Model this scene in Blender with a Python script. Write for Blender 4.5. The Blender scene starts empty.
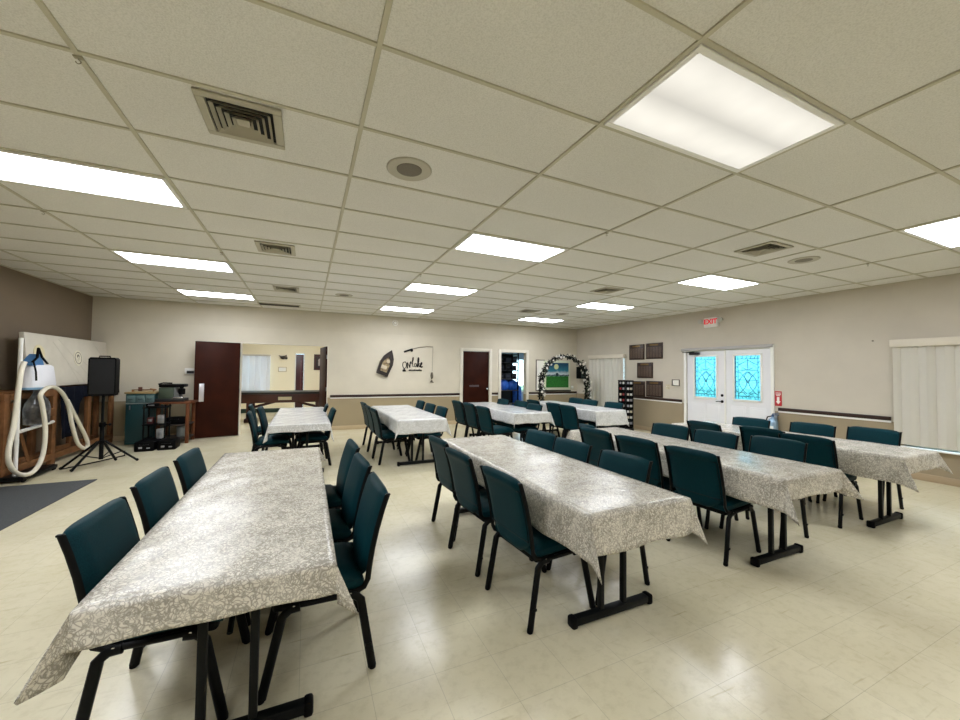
import bpy, bmesh, math, random
from mathutils import Vector, Matrix
random.seed(7)
PI = math.pi
S = bpy.context.scene
COL = S.collection

# ------------------------------------------------------------------ camera
CZ = 1.497
yaw, pitch, roll = .4274, .0286, .0112
cy_, sy_, cp_, sp_ = math.cos(yaw), math.sin(yaw), math.cos(pitch), math.sin(pitch)
fw = Vector((sy_*cp_, cy_*cp_, sp_)); rt = Vector((cy_, -sy_, 0)); up = rt.cross(fw)
cr, sr = math.cos(roll), math.sin(roll)
r2 = cr*rt + sr*up; u2 = -sr*rt + cr*up
cam = bpy.data.cameras.new('camera'); co = bpy.data.objects.new('camera', cam); COL.objects.link(co)
m = Matrix((r2, u2, -fw)).transposed().to_4x4(); m.translation = Vector((0, 0, CZ)); co.matrix_world = m
cam.sensor_fit = 'HORIZONTAL'; cam.sensor_width = 36; cam.lens = 379.56/960*36; cam.clip_start = .05; cam.clip_end = 200
S.camera = co

# ------------------------------------------------------------------ materials
def lin(c):
    return tuple((x/255/12.92 if x/255 <= .04045 else ((x/255+.055)/1.055)**2.4) for x in c)
MATS = {}
def mat(name, col, rough=.5, metal=0, noise=None, bump=None, spec=.5, emit=0, coat=0, trans=0):
    """procedural principled material; noise=(scale, colour, amount), bump=(scale, strength)"""
    if name in MATS: return MATS[name]
    M = bpy.data.materials.new(name); M.use_nodes = True
    nt = M.node_tree; b = nt.nodes['Principled BSDF']
    c = (*lin(col), 1)
    b.inputs['Base Color'].default_value = c
    b.inputs['Roughness'].default_value = rough
    b.inputs['Metallic'].default_value = metal
    b.inputs['Specular IOR Level'].default_value = spec
    b.inputs['Coat Weight'].default_value = coat
    b.inputs['Transmission Weight'].default_value = trans
    if emit:
        b.inputs['Emission Color'].default_value = c; b.inputs['Emission Strength'].default_value = emit
    tc = nt.nodes.new('ShaderNodeTexCoord')
    if noise:
        n = nt.nodes.new('ShaderNodeTexNoise'); n.inputs['Scale'].default_value = noise[0]; n.inputs['Detail'].default_value = 4
        nt.links.new(tc.outputs['Object'], n.inputs['Vector'])
        r = nt.nodes.new('ShaderNodeValToRGB'); r.color_ramp.elements[0].position = .35; r.color_ramp.elements[1].position = .7
        r.color_ramp.elements[0].color = c; r.color_ramp.elements[1].color = (*lin(noise[1]), 1)
        nt.links.new(n.outputs['Fac'], r.inputs['Fac']); nt.links.new(r.outputs['Color'], b.inputs['Base Color'])
    if bump:
        n2 = nt.nodes.new('ShaderNodeTexNoise'); n2.inputs['Scale'].default_value = bump[0]; n2.inputs['Detail'].default_value = 3
        nt.links.new(tc.outputs['Object'], n2.inputs['Vector'])
        bp = nt.nodes.new('ShaderNodeBump'); bp.inputs['Strength'].default_value = bump[1]; bp.inputs['Distance'].default_value = .01
        nt.links.new(n2.outputs['Fac'], bp.inputs['Height']); nt.links.new(bp.outputs['Normal'], b.inputs['Normal'])
    MATS[name] = M
    return M
def N(nt, t, **kw):
    n = nt.nodes.new(t)
    for k, v in kw.items():
        if k in n.inputs: n.inputs[k].default_value = v
        else: setattr(n, k, v)
    return n
def math_(nt, op, a, b=None):
    n = nt.nodes.new('ShaderNodeMath'); n.operation = op
    for i, x in enumerate((a, b)):
        if x is None: continue
        if isinstance(x, (int, float)): n.inputs[i].default_value = x
        else: nt.links.new(x, n.inputs[i])
    return n.outputs[0]
def mixc(nt, fac, a, b, mode='MIX'):
    n = nt.nodes.new('ShaderNodeMix'); n.data_type = 'RGBA'; n.blend_type = mode
    if isinstance(fac, (int, float)): n.inputs[0].default_value = fac
    else: nt.links.new(fac, n.inputs[0])
    for i, x in ((6, a), (7, b)):
        if isinstance(x, tuple): n.inputs[i].default_value = (*x[:3], 1)
        else: nt.links.new(x, n.inputs[i])
    return n.outputs[2]
def ramp(nt, fac, stops):
    r = nt.nodes.new('ShaderNodeValToRGB'); e = r.color_ramp.elements
    while len(e) < len(stops): e.new(.5)
    for k, (p, c) in enumerate(stops): e[k].position = p; e[k].color = (*c, 1)
    nt.links.new(fac, r.inputs['Fac']); return r.outputs['Color']
def new_mat(name):
    M = bpy.data.materials.new(name); M.use_nodes = True; MATS[name] = M
    return M, M.node_tree, M.node_tree.nodes['Principled BSDF']

def wall_mat(name, lower, middle, upper, rail=.80, seam=2.43):
    M, nt, b = new_mat(name)
    g = N(nt, 'ShaderNodeNewGeometry'); sx = N(nt, 'ShaderNodeSeparateXYZ'); nt.links.new(g.outputs['Position'], sx.inputs[0])
    z = sx.outputs['Z']
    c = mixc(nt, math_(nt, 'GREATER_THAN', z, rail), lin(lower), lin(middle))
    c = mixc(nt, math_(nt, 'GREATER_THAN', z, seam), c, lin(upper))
    ns = N(nt, 'ShaderNodeTexNoise', Scale=2.2, Detail=5.0); nt.links.new(g.outputs['Position'], ns.inputs['Vector'])
    d = ramp(nt, ns.outputs['Fac'], [(.3, (.93, .93, .93)), (.7, (1, 1, 1))])
    c = mixc(nt, 1.0, c, d, 'MULTIPLY')
    nt.links.new(c, b.inputs['Base Color']); b.inputs['Roughness'].default_value = .62; b.inputs['Specular IOR Level'].default_value = .3
    n2 = N(nt, 'ShaderNodeTexNoise', Scale=90.0); nt.links.new(g.outputs['Position'], n2.inputs['Vector'])
    # a horizontal joint of the wall boards
    dz = math_(nt, 'ABSOLUTE', math_(nt, 'SUBTRACT', z, seam)); j = math_(nt, 'LESS_THAN', dz, .008)
    h = math_(nt, 'SUBTRACT', math_(nt, 'MULTIPLY', n2.outputs['Fac'], .15), j)
    bp = N(nt, 'ShaderNodeBump', Strength=.35, Distance=.004); nt.links.new(h, bp.inputs['Height']); nt.links.new(bp.outputs['Normal'], b.inputs['Normal'])
    return M
W_BACK = wall_mat('painted_wall', (162, 147, 118), (214, 206, 188), (211, 203, 185))
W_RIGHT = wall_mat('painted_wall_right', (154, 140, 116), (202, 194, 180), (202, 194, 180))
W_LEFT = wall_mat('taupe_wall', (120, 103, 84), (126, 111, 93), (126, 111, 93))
W_POOL = mat('yellow_wall', (240, 230, 200), .6)
W_STORE = mat('storage_wall', (170, 182, 200), .7)
BLK = mat('black_paint', (9, 10, 11), .42, noise=(30, (14, 15, 16), 1), spec=.12)
RUB = mat('black_rubber', (8, 8, 9), .6, spec=.1)
DARKPL = mat('black_plastic', (6, 6, 7), .55, spec=.08)
CHROME = mat('bright_metal', (200, 200, 200), .25, 1)
STEEL = mat('brushed_steel', (160, 165, 170), .35, 1)
WHITE = mat('white_paint', (236, 235, 230), .4)
WHITEPL = mat('white_plastic', (232, 230, 224), .45)
BROWN = mat('dark_brown_door', (42, 15, 6), .45, noise=(3, (52, 20, 8), 1), spec=.1)
RAILB = mat('dark_rail', (46, 26, 18), .4)
OAK = mat('rough_wood', (108, 72, 42), .65, noise=(9, (132, 90, 56), 1), bump=(40, .2), spec=.25)
WOOD = mat('red_wood', (94, 54, 32), .55, noise=(11, (112, 68, 42), 1), spec=.2)

# green chair upholstery
M, nt, b = new_mat('green_vinyl_fabric'); GREEN = M
tc = N(nt, 'ShaderNodeTexCoord'); n = N(nt, 'ShaderNodeTexNoise', Scale=260.0, Detail=2.0); nt.links.new(tc.outputs['Object'], n.inputs['Vector'])
nt.links.new(ramp(nt, n.outputs['Fac'], [(.35, lin((4, 40, 48))), (.7, lin((8, 52, 59)))]), b.inputs['Base Color'])
b.inputs['Roughness'].default_value = .5; b.inputs['Specular IOR Level'].default_value = .08
bp = N(nt, 'ShaderNodeBump', Strength=.25, Distance=.002); nt.links.new(n.outputs['Fac'], bp.inputs['Height']); nt.links.new(bp.outputs['Normal'], b.inputs['Normal'])

# damask vinyl tablecloth, pattern in cloth metres (UV)
M, nt, b = new_mat('damask_cloth'); CLOTH = M
uv = N(nt, 'ShaderNodeUVMap', uv_map='cloth')
dn = N(nt, 'ShaderNodeTexNoise', Scale=9.0, Detail=2.0); nt.links.new(uv.outputs[0], dn.inputs['Vector'])
va = nt.nodes.new('ShaderNodeVectorMath'); va.operation = 'MULTIPLY_ADD'; nt.links.new(dn.outputs['Color'], va.inputs[0]); va.inputs[1].default_value = (.05, .05, .05); nt.links.new(uv.outputs[0], va.inputs[2])
vo = N(nt, 'ShaderNodeTexVoronoi', Scale=15.0); vo.inputs['Randomness'].default_value = .75; nt.links.new(va.outputs[0], vo.inputs['Vector'])
w = math_(nt, 'ABSOLUTE', math_(nt, 'SINE', math_(nt, 'MULTIPLY', vo.outputs['Distance'], 17.0)))
n3 = N(nt, 'ShaderNodeTexNoise', Scale=24.0, Detail=1.0); n3.inputs['Distortion'].default_value = 1.2; nt.links.new(uv.outputs[0], n3.inputs['Vector'])
n4 = N(nt, 'ShaderNodeTexNoise', Scale=47.0, Detail=1.0); n4.inputs['Distortion'].default_value = .8; nt.links.new(uv.outputs[0], n4.inputs['Vector'])
n5 = N(nt, 'ShaderNodeTexNoise', Scale=8.0, Detail=2.0); nt.links.new(uv.outputs[0], n5.inputs['Vector'])
c1 = math_(nt, 'MULTIPLY', math_(nt, 'ABSOLUTE', math_(nt, 'SUBTRACT', n3.outputs['Fac'], .5)), 9.0)
c2 = math_(nt, 'MULTIPLY', math_(nt, 'ABSOLUTE', math_(nt, 'SUBTRACT', n4.outputs['Fac'], .5)), 8.0)
t = math_(nt, 'MINIMUM', math_(nt, 'MINIMUM', c1, c2), math_(nt, 'MULTIPLY', w, 1.25))
t = math_(nt, 'ADD', t, math_(nt, 'MULTIPLY', math_(nt, 'SUBTRACT', n5.outputs['Fac'], .5), .7))
fac = ramp(nt, t, [(.05, (0, 0, 0)), (.6, (1, 1, 1))])
nt.links.new(mixc(nt, fac, lin((156, 151, 141)), lin((218, 213, 202))), b.inputs['Base Color'])
b.inputs['Roughness'].default_value = .17; b.inputs['Specular IOR Level'].default_value = .2
wr = N(nt, 'ShaderNodeTexNoise', Scale=7.0, Detail=4.0); wr.inputs['Distortion'].default_value = .8; nt.links.new(uv.outputs[0], wr.inputs['Vector'])
hh = math_(nt, 'ADD', math_(nt, 'MULTIPLY', wr.outputs['Fac'], 1.6), math_(nt, 'MULTIPLY', fac, .06))
bp = N(nt, 'ShaderNodeBump', Strength=.22, Distance=.010); nt.links.new(hh, bp.inputs['Height']); nt.links.new(bp.outputs['Normal'], b.inputs['Normal'])

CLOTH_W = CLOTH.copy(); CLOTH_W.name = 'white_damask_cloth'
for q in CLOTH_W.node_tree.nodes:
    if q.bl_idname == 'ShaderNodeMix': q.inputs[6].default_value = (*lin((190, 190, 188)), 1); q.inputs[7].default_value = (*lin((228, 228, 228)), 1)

# waxed vinyl floor tile
M, nt, b = new_mat('vinyl_floor_tile'); FLOOR = M
g = N(nt, 'ShaderNodeNewGeometry'); P = g.outputs['Position']
br = N(nt, 'ShaderNodeTexBrick', offset=0.0, squash=1.0); nt.links.new(P, br.inputs['Vector'])
br.inputs['Scale'].default_value = 1; br.inputs['Brick Width'].default_value = .3048; br.inputs['Row Height'].default_value = .3048
br.inputs['Mortar Size'].default_value = .0013; br.inputs['Mortar Smooth'].default_value = .3
br.inputs['Color1'].default_value = (*lin((217, 209, 180)), 1); br.inputs['Color2'].default_value = (*lin((222, 214, 187)), 1); br.inputs['Mortar'].default_value = (*lin((190, 182, 158)), 1)
n1 = N(nt, 'ShaderNodeTexNoise', Scale=16.0, Detail=8.0, Roughness=.7); nt.links.new(P, n1.inputs['Vector'])
c1 = ramp(nt, n1.outputs['Fac'], [(.3, (.88, .87, .83)), (.52, (1, 1, 1)), (.75, (1.0, 1.0, 1.0))])
n2 = N(nt, 'ShaderNodeTexNoise', Scale=1.4, Detail=4.0); nt.links.new(P, n2.inputs['Vector'])
c2 = ramp(nt, n2.outputs['Fac'], [(.3, (.90, .885, .85)), (.65, (1, 1, 1))])
mp = N(nt, 'ShaderNodeMapping'); mp.inputs['Rotation'].default_value = (0, 0, .9); mp.inputs['Scale'].default_value = (3, 40, 1); nt.links.new(P, mp.inputs['Vector'])
n4 = N(nt, 'ShaderNodeTexNoise', Scale=1.0, Detail=6.0); nt.links.new(mp.outputs[0], n4.inputs['Vector'])
c3 = ramp(nt, n4.outputs['Fac'], [(.27, (.76, .72, .64)), (.36, (1, 1, 1))])
c = mixc(nt, 1.0, br.outputs['Color'], c1, 'MULTIPLY'); c = mixc(nt, 1.0, c, c2, 'MULTIPLY'); c = mixc(nt, .8, c, c3, 'MULTIPLY')
nt.links.new(c, b.inputs['Base Color'])
rr = ramp(nt, n1.outputs['Fac'], [(.3, (.27, .27, .27)), (.7, (.16, .16, .16))]); nt.links.new(rr, b.inputs['Roughness'])
b.inputs['Specular IOR Level'].default_value = .5
hh = math_(nt, 'ADD', n1.outputs['Fac'], math_(nt, 'MULTIPLY', n4.outputs['Fac'], .5))
bp = N(nt, 'ShaderNodeBump', Strength=.16, Distance=.005); nt.links.new(hh, bp.inputs['Height']); nt.links.new(bp.outputs['Normal'], b.inputs['Normal'])

# mineral fibre ceiling tile
M, nt, b = new_mat('ceiling_tile'); CEIL = M
g = N(nt, 'ShaderNodeNewGeometry'); P = g.outputs['Position']
n1 = N(nt, 'ShaderNodeTexNoise', Scale=140.0, Detail=3.0); nt.links.new(P, n1.inputs['Vector'])
n2 = N(nt, 'ShaderNodeTexNoise', Scale=.7, Detail=3.0); nt.links.new(P, n2.inputs['Vector'])
c = mixc(nt, 1.0, ramp(nt, n1.outputs['Fac'], [(.3, lin((214, 213, 208))), (.6, lin((230, 229, 225)))]), ramp(nt, n2.outputs['Fac'], [(.3, (.96, .96, .95)), (.7, (1, 1, 1))]), 'MULTIPLY')
nt.links.new(c, b.inputs['Base Color']); b.inputs['Roughness'].default_value = .85; b.inputs['Specular IOR Level'].default_value = .2
bp = N(nt, 'ShaderNodeBump', Strength=.5, Distance=.006); nt.links.new(n1.outputs['Fac'], bp.inputs['Height']); nt.links.new(bp.outputs['Normal'], b.inputs['Normal'])
GRID = mat('grid_metal', (188, 184, 164), .5)

def lamp_mat(name, lo, hi, tint=(244, 248, 255), base=.8):
    """prismatic lens lit by two tubes that run along its length (object x)"""
    M, nt, b = new_mat(name)
    tc = N(nt, 'ShaderNodeTexCoord'); sx = N(nt, 'ShaderNodeSeparateXYZ'); nt.links.new(tc.outputs['Object'], sx.inputs[0])
    k = math_(nt, 'COSINE', math_(nt, 'MULTIPLY', math_(nt, 'SUBTRACT', math_(nt, 'ABSOLUTE', sx.outputs['Y']), .15), 13.0))
    k = math_(nt, 'ADD', math_(nt, 'MULTIPLY', k, .5), .5)
    n = N(nt, 'ShaderNodeTexNoise', Scale=4.0); nt.links.new(tc.outputs['Object'], n.inputs['Vector'])
    k = math_(nt, 'MULTIPLY', k, math_(nt, 'ADD', .75, math_(nt, 'MULTIPLY', n.outputs['Fac'], .5)))
    s = math_(nt, 'ADD', lo, math_(nt, 'MULTIPLY', k, hi-lo))
    b.inputs['Base Color'].default_value = (base, base, base, 1); b.inputs['Emission Color'].default_value = (*lin(tint), 1)
    nt.links.new(s, b.inputs['Emission Strength']); b.inputs['Roughness'].default_value = .4
    return M
LAMP = lamp_mat('lit_lens', 13, 19)
LAMP_DIM = lamp_mat('dim_lit_lens', .38, .72, (255, 250, 238), .12)
LAMP_ADDED = lamp_mat('added_lens_pool', 28, 38)

def glass_mat(name, tint, frost):
    M = bpy.data.materials.new(name); M.use_nodes = True; nt = M.node_tree; nt.nodes.clear()
    o = N(nt, 'ShaderNodeOutputMaterial'); tr = N(nt, 'ShaderNodeBsdfTransparent'); tl = N(nt, 'ShaderNodeBsdfTranslucent'); gl = N(nt, 'ShaderNodeBsdfGlossy', Roughness=.08)
    tr.inputs[0].default_value = (*tint, 1)
    tc = N(nt, 'ShaderNodeTexCoord'); v = N(nt, 'ShaderNodeTexNoise', Scale=16.0, Detail=4.0); nt.links.new(tc.outputs['Object'], v.inputs['Vector'])
    nt.links.new(ramp(nt, v.outputs['Fac'], [(.3, tuple(x*.4 for x in tint)), (.7, tint)]), tl.inputs[0])
    m1 = N(nt, 'ShaderNodeMixShader'); m1.inputs[0].default_value = frost; nt.links.new(tr.outputs[0], m1.inputs[1]); nt.links.new(tl.outputs[0], m1.inputs[2])
    m2 = N(nt, 'ShaderNodeMixShader'); m2.inputs[0].default_value = .05; nt.links.new(m1.outputs[0], m2.inputs[1]); nt.links.new(gl.outputs[0], m2.inputs[2])
    nt.links.new(m2.outputs[0], o.inputs[0]); MATS[name] = M
    return M
GLASS = glass_mat('clear_glass', (.92, .96, .95), .05)
LEADED = glass_mat('textured_door_glass', (.42, .80, .88), .5)
CLEARBAG = glass_mat('clear_plastic_bag', (.78, .82, .86), .5)
def slat_mat(name, col, t):
    M, nt, b = new_mat(name)
    b.inputs['Base Color'].default_value = (*lin(col), 1); b.inputs['Roughness'].default_value = .55; b.inputs['Specular IOR Level'].default_value = .2
    tl = N(nt, 'ShaderNodeBsdfTranslucent'); tl.inputs[0].default_value = (*lin(col), 1)
    mx = N(nt, 'ShaderNodeMixShader'); mx.inputs[0].default_value = t
    nt.links.new(b.outputs[0], mx.inputs[1]); nt.links.new(tl.outputs[0], mx.inputs[2])
    nt.links.new(mx.outputs[0], nt.nodes['Material Output'].inputs[0])
    return M
SLAT = slat_mat('blind_slat', (204, 200, 190), .0)
SLATW = slat_mat('bright_blind_slat', (236, 236, 238), .25)

# ------------------------------------------------------------------ mesh helpers
class MB:
    def __init__(self): self.b = bmesh.new()
    def _add(self, bm, mat4=None):
        if mat4 is not None: bmesh.ops.transform(bm, matrix=mat4, verts=bm.verts)
        me = bpy.data.meshes.new('t'); bm.to_mesh(me); bm.free(); self.b.from_mesh(me); bpy.data.meshes.remove(me)
    def box(self, c, s, bev=0, rot=None, seg=2):
        bm = bmesh.new(); bmesh.ops.create_cube(bm, size=1)
        bmesh.ops.scale(bm, vec=s, verts=bm.verts)
        if bev: bmesh.ops.bevel(bm, geom=bm.edges[:], offset=bev, segments=seg, profile=.5, affect='EDGES')
        M4 = Matrix.Translation(c)
        if rot: M4 = M4 @ Matrix.Rotation(rot[2], 4, 'Z') @ Matrix.Rotation(rot[1], 4, 'Y') @ Matrix.Rotation(rot[0], 4, 'X')
        self._add(bm, M4); return self
    def cyl(self, c, r, h, n=20, axis='Z', r2=None, bev=0):
        bm = bmesh.new(); bmesh.ops.create_cone(bm, cap_ends=True, segments=n, radius1=r, radius2=r if r2 is None else r2, depth=h)
        if bev: bmesh.ops.bevel(bm, geom=[e for e in bm.edges if abs(e.verts[0].co.z-e.verts[1].co.z) < 1e-6], offset=bev, segments=2, affect='EDGES')
        M4 = Matrix.Translation(c)
        if axis == 'X': M4 = M4 @ Matrix.Rotation(PI/2, 4, 'Y')
        if axis == 'Y': M4 = M4 @ Matrix.Rotation(PI/2, 4, 'X')
        self._add(bm, M4); return self
    def ball(self, c, r, sub=2, s=(1, 1, 1)):
        bm = bmesh.new(); bmesh.ops.create_icosphere(bm, subdivisions=sub, radius=r)
        self._add(bm, Matrix.Translation(c) @ Matrix.Diagonal((*s, 1))); return self
    def tube(self, pts, rx, ry=None, n=10, caps=True, closed=False, upv=None):
        ry = ry or rx; P = [Vector(p) for p in pts]; B = self.b; rings = []
        L = len(P); nrm = None
        for i in range(L):
            a = P[(i-1) % L] if (closed or i > 0) else P[0]; c = P[(i+1) % L] if (closed or i < L-1) else P[-1]
            t = (c-a).normalized()
            if nrm is None:
                ref = Vector(upv) if upv else (Vector((0, 0, 1)) if abs(t.z) < .9 else Vector((0, 1, 0)))
                nrm = (ref - t*ref.dot(t)).normalized()
            else: nrm = (nrm - t*nrm.dot(t)).normalized()
            bi = t.cross(nrm)
            rings.append([B.verts.new(P[i] + nrm*(math.sin(2*PI*k/n)*ry) + bi*(math.cos(2*PI*k/n)*rx)) for k in range(n)])
        for i in range(L if closed else L-1):
            A, D = rings[i], rings[(i+1) % L]
            for k in range(n): B.faces.new((A[k], A[(k+1) % n], D[(k+1) % n], D[k]))
        if caps and not closed:
            B.faces.new(rings[0][::-1]); B.faces.new(rings[-1])
        return self
    def prism(self, poly, y0, y1):
        """polygon in x,z extruded along y"""
        B = self.b; a = [B.verts.new((x, y0, z)) for x, z in poly]; c = [B.verts.new((x, y1, z)) for x, z in poly]; n = len(poly)
        B.faces.new(a); B.faces.new(c[::-1])
        for k in range(n): B.faces.new((a[(k+1) % n], a[k], c[k], c[(k+1) % n]))
        return self
    def lathe(self, prof, c=(0, 0, 0), n=24, axis='Z'):
        B = self.b; rings = []
        for r, z in prof:
            R = []
            for k in range(n):
                a = 2*PI*k/n; p = (r*math.cos(a), r*math.sin(a), z)
                if axis == 'Y': p = (p[0], p[2], p[1])
                if axis == 'X': p = (p[2], p[0], p[1])
                R.append(B.verts.new((p[0]+c[0], p[1]+c[1], p[2]+c[2])))
            rings.append(R)
        for A, D in zip(rings, rings[1:]):
            for k in range(n): B.faces.new((A[k], A[(k+1) % n], D[(k+1) % n], D[k]))
        B.faces.new(rings[0][::-1]); B.faces.new(rings[-1]); return self
    def quad(self, *p):
        self.b.faces.new([self.b.verts.new(q) for q in p]); return self
    def grid(self, rows):
        B = self.b; V = [[B.verts.new(p) for p in r] for r in rows]
        for A, D in zip(V, V[1:]):
            for k in range(len(A)-1): B.faces.new((A[k], A[k+1], D[k+1], D[k]))
        return self
    def build(self, name, m, parent=None, loc=(0, 0, 0), rz=0, angle=38, fix=True):
        me = bpy.data.meshes.new(name)
        if fix: bmesh.ops.recalc_face_normals(self.b, faces=self.b.faces)
        self.b.to_mesh(me); self.b.free()
        me.polygons.foreach_set('use_smooth', [True]*len(me.polygons)); me.set_sharp_from_angle(angle=math.radians(angle))
        me.materials.append(m)
        o = bpy.data.objects.new(name, me); COL.objects.link(o); o.location = loc; o.rotation_euler = (0, 0, rz)
        if parent: o.parent = parent
        return o
def tag(o, label, cat, group=None):
    o['label'] = label; o['category'] = cat
    if group: o['group'] = group
    return o
def thing(name, label, cat, loc=(0, 0, 0), rz=0, group=None):
    o = bpy.data.objects.new(name, None); COL.objects.link(o); o.location = loc; o.rotation_euler = (0, 0, rz); o.empty_display_size = .1
    return tag(o, label, cat, group)
def struct(o): o['kind'] = 'structure'; return o
def copy_tree(o, parent=None):
    c = o.copy(); COL.objects.link(c)
    if parent: c.parent = parent
    for ch in list(o.children): copy_tree(ch, c)
    return c
def text_mesh(name, s, size, m, parent, loc, depth=.002, rot=(PI/2, 0, 0), bold=0):
    cu = bpy.data.curves.new('t', 'FONT'); cu.body = s; cu.size = size; cu.align_x = 'CENTER'; cu.align_y = 'CENTER'; cu.extrude = depth; cu.offset = bold
    o = bpy.data.objects.new('t', cu); COL.objects.link(o)
    dg = bpy.context.evaluated_depsgraph_get(); me = bpy.data.meshes.new_from_object(o.evaluated_get(dg))
    bpy.data.objects.remove(o); me.name = name; me.materials.clear(); me.materials.append(m)
    t = bpy.data.objects.new(name, me); COL.objects.link(t); t.parent = parent; t.location = loc; t.rotation_euler = rot
    return t
RB, RR, RL = 0, -PI/2, PI/2          # facing: back wall, right wall, left wall (local y goes into the wall)

# ------------------------------------------------------------------ room shell
XL, XR, YB, YF, H = -3.90, 8.06, 10.02, -3.2, 2.898
GX, GY, TX, TY = .2533, 1.6394, 1.2192, .6096
mb = MB(); mb.box(((XL+XR)/2, (YF+YB+.15)/2, -.05), (XR-XL+.3, YB+.15-YF, .1)); struct(mb.build('floor', FLOOR))
mb = MB(); mb.box(((-3.4+2.6)/2, (10.17+14.95)/2, -.05), (6.0, 14.95-10.17, .1)); struct(mb.build('floor_pool_room', FLOOR))
mb = MB(); mb.box((7.0, 11.5, -.05), (4.6, 2.66, .1)); struct(mb.build('floor_storage', FLOOR))
mb = MB(); mb.box(((XL+XR)/2, (YF+YB)/2, H+.06), (XR-XL+.3, YB-YF+.3, .12)); ceil = struct(mb.build('ceiling', CEIL))
mb = MB()
for i in range(-2-1, 7):
    x = GX+TX*i
    if XL < x < XR: mb.box((x, (YF+YB)/2, H-.004), (.024, YB-YF, .012), .002, seg=1)
j = -7
while GY+TY*j < YB:
    y = GY+TY*j
    if y > YF: mb.box(((XL+XR)/2, y, H-.0035), (XR-XL, .022, .010), .002, seg=1)
    j += 1
for (x0, y0, x1, y1) in ((XL, YB-.011, XR, YB-.011), (XL+.011, YF, XL+.011, YB), (XR-.011, YF, XR-.011, YB)):
    mb.box(((x0+x1)/2, (y0+y1)/2, H-.005), (max(abs(x1-x0), .022), max(abs(y1-y0), .022), .012))
mb.build('ceiling_grid', GRID, ceil)

def wall(name, m, axis, pos, th, a0, a1, z0, z1, holes=()):
    """axis 'y': wall in the x-z plane at y=pos..pos+th; axis 'x': in the y-z plane. holes (a0,a1,z0,z1)"""
    cuts = sorted({a0, a1, *[h[0] for h in holes], *[h[1] for h in holes]}); zs = sorted({z0, z1, *[h[2] for h in holes], *[h[3] for h in holes]})
    mb = MB(); B = mb.b
    def inside(a, z): return any(h[0] < a < h[1] and h[2] < z < h[3] for h in holes)
    for p, q in zip(cuts, cuts[1:]):
        run = None
        for z, w in zip(zs, zs[1:]):
            solid = not inside((p+q)/2, (z+w)/2)
            if solid: run = (z if run is None else run[0], w)
            if (not solid or w == zs[-1]) and run:
                a, s = ((p+q)/2, pos+th/2, sum(run)/2), (q-p, th, run[1]-run[0])
                if axis == 'x': a, s = (a[1], a[0], a[2]), (s[1], s[0], s[2])
                mb.box(a, s); run = None
    bmesh.ops.remove_doubles(B, verts=B.verts, dist=1e-5)
    return struct(mb.build(name, m, fix=True))
wall('wall_back', W_BACK, 'y', YB, .15, XL-.15, XR+.15, 0, H+.1, [(-1.37, .47, 0, 2.075), (4.03, 4.86, 0, 2.06), (5.25, 6.12, 0, 2.06)])
wall('wall_right', W_RIGHT, 'x', XR, .15, YF, YB, 0, H+.1, [(.35, 2.53, .46, 1.95), (4.285, 6.06, 0, 2.0), (7.98, 9.27, .46, 1.95)])
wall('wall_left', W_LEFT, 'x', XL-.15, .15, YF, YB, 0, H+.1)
wall('wall_front', W_BACK, 'y', YF-.15, .15, XL-.15, XR+.15, 0, H+.1)
# pool room beyond the double opening
wall('wall_pool_room_far', W_POOL, 'y', 14.8, .15, -3.4, 2.6, 0, 2.9, [(-1.98, -1.17, .74, 1.95), (-.36, -.105, 0, 2.02)])
wall('wall_pool_room_left', W_POOL, 'x', -3.55, .15, 10.17, 14.95, 0, 2.9)
wall('wall_pool_room_right', W_POOL, 'x', 2.6, .15, 10.17, 14.95, 0, 2.9)
mb = MB(); mb.box((-.4, 12.56, 2.93), (6.3, 4.8, .06)); struct(mb.build('ceiling_pool_room', WHITE))
# storage room beyond the narrow doorway
wall('wall_storage_far', W_STORE, 'y', 12.7, .12, 4.7, 9.3, 0, 2.6, [(6.95, 7.75, .72, 1.98)])
wall('wall_storage_left', W_STORE, 'x', 4.58, .12, 10.17, 12.82, 0, 2.6)
wall('wall_storage_right', W_STORE, 'x', 9.2, .12, 10.17, 12.82, 0, 2.6)
mb = MB(); mb.box((6.95, 11.5, 2.63), (4.75, 2.66, .06)); struct(mb.build('ceiling_storage', W_STORE))

# chair rails, baseboards, casings
def strip(name, m, axis, a0, a1, pos, z0, z1, th):
    mb = MB(); c, s = ((a0+a1)/2, pos, (z0+z1)/2), (a1-a0, th, z1-z0)
    if axis == 'x': c, s = (c[1], c[0], c[2]), (s[1], s[0], s[2])
    mb.box(c, s, .004); return mb
k = 1
for a0, a1 in ((.53, 3.94), (4.95, 5.16), (6.22, XR-.02)):
    t = struct(strip('', None, 'y', a0, a1, YB-.011, .803, .863, .022).build('trim_%d' % k, RAILB)); k += 1
    strip('', None, 'y', a0, a1, YB-.006, .772, .804, .012).build('lower_edge', WHITE, t)
for a0, a1 in ((2.66, 4.17), (6.18, 7.86)):
    t = struct(strip('', None, 'x', a0, a1, XR-.011, .813, .873, .022).build('trim_%d' % k, RAILB)); k += 1
    strip('', None, 'x', a0, a1, XR-.007, .782, .814, .014).build('lower_edge', WHITE, t)
TANB = mat('tan_base', (192, 172, 138), .5)
for n_, (a0, a1) in (('baseboard_back', (.53, 3.94)), ('baseboard_back_middle', (4.95, 5.16)), ('baseboard_back_end', (6.22, XR-.02)), ('baseboard_back_start', (XL, -1.45))):
    struct(strip('', None, 'y', a0, a1, YB-.006, 0, .10, .012).build(n_, TANB))
for n_, (a0, a1) in (('baseboard_right', (YF, 4.17)), ('baseboard_right_end', (6.18, YB-.02))):
    struct(strip('', None, 'x', a0, a1, XR-.006, 0, .10, .012).build(n_, mat('tan_base_right', (168, 148, 120), .5)))
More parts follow.
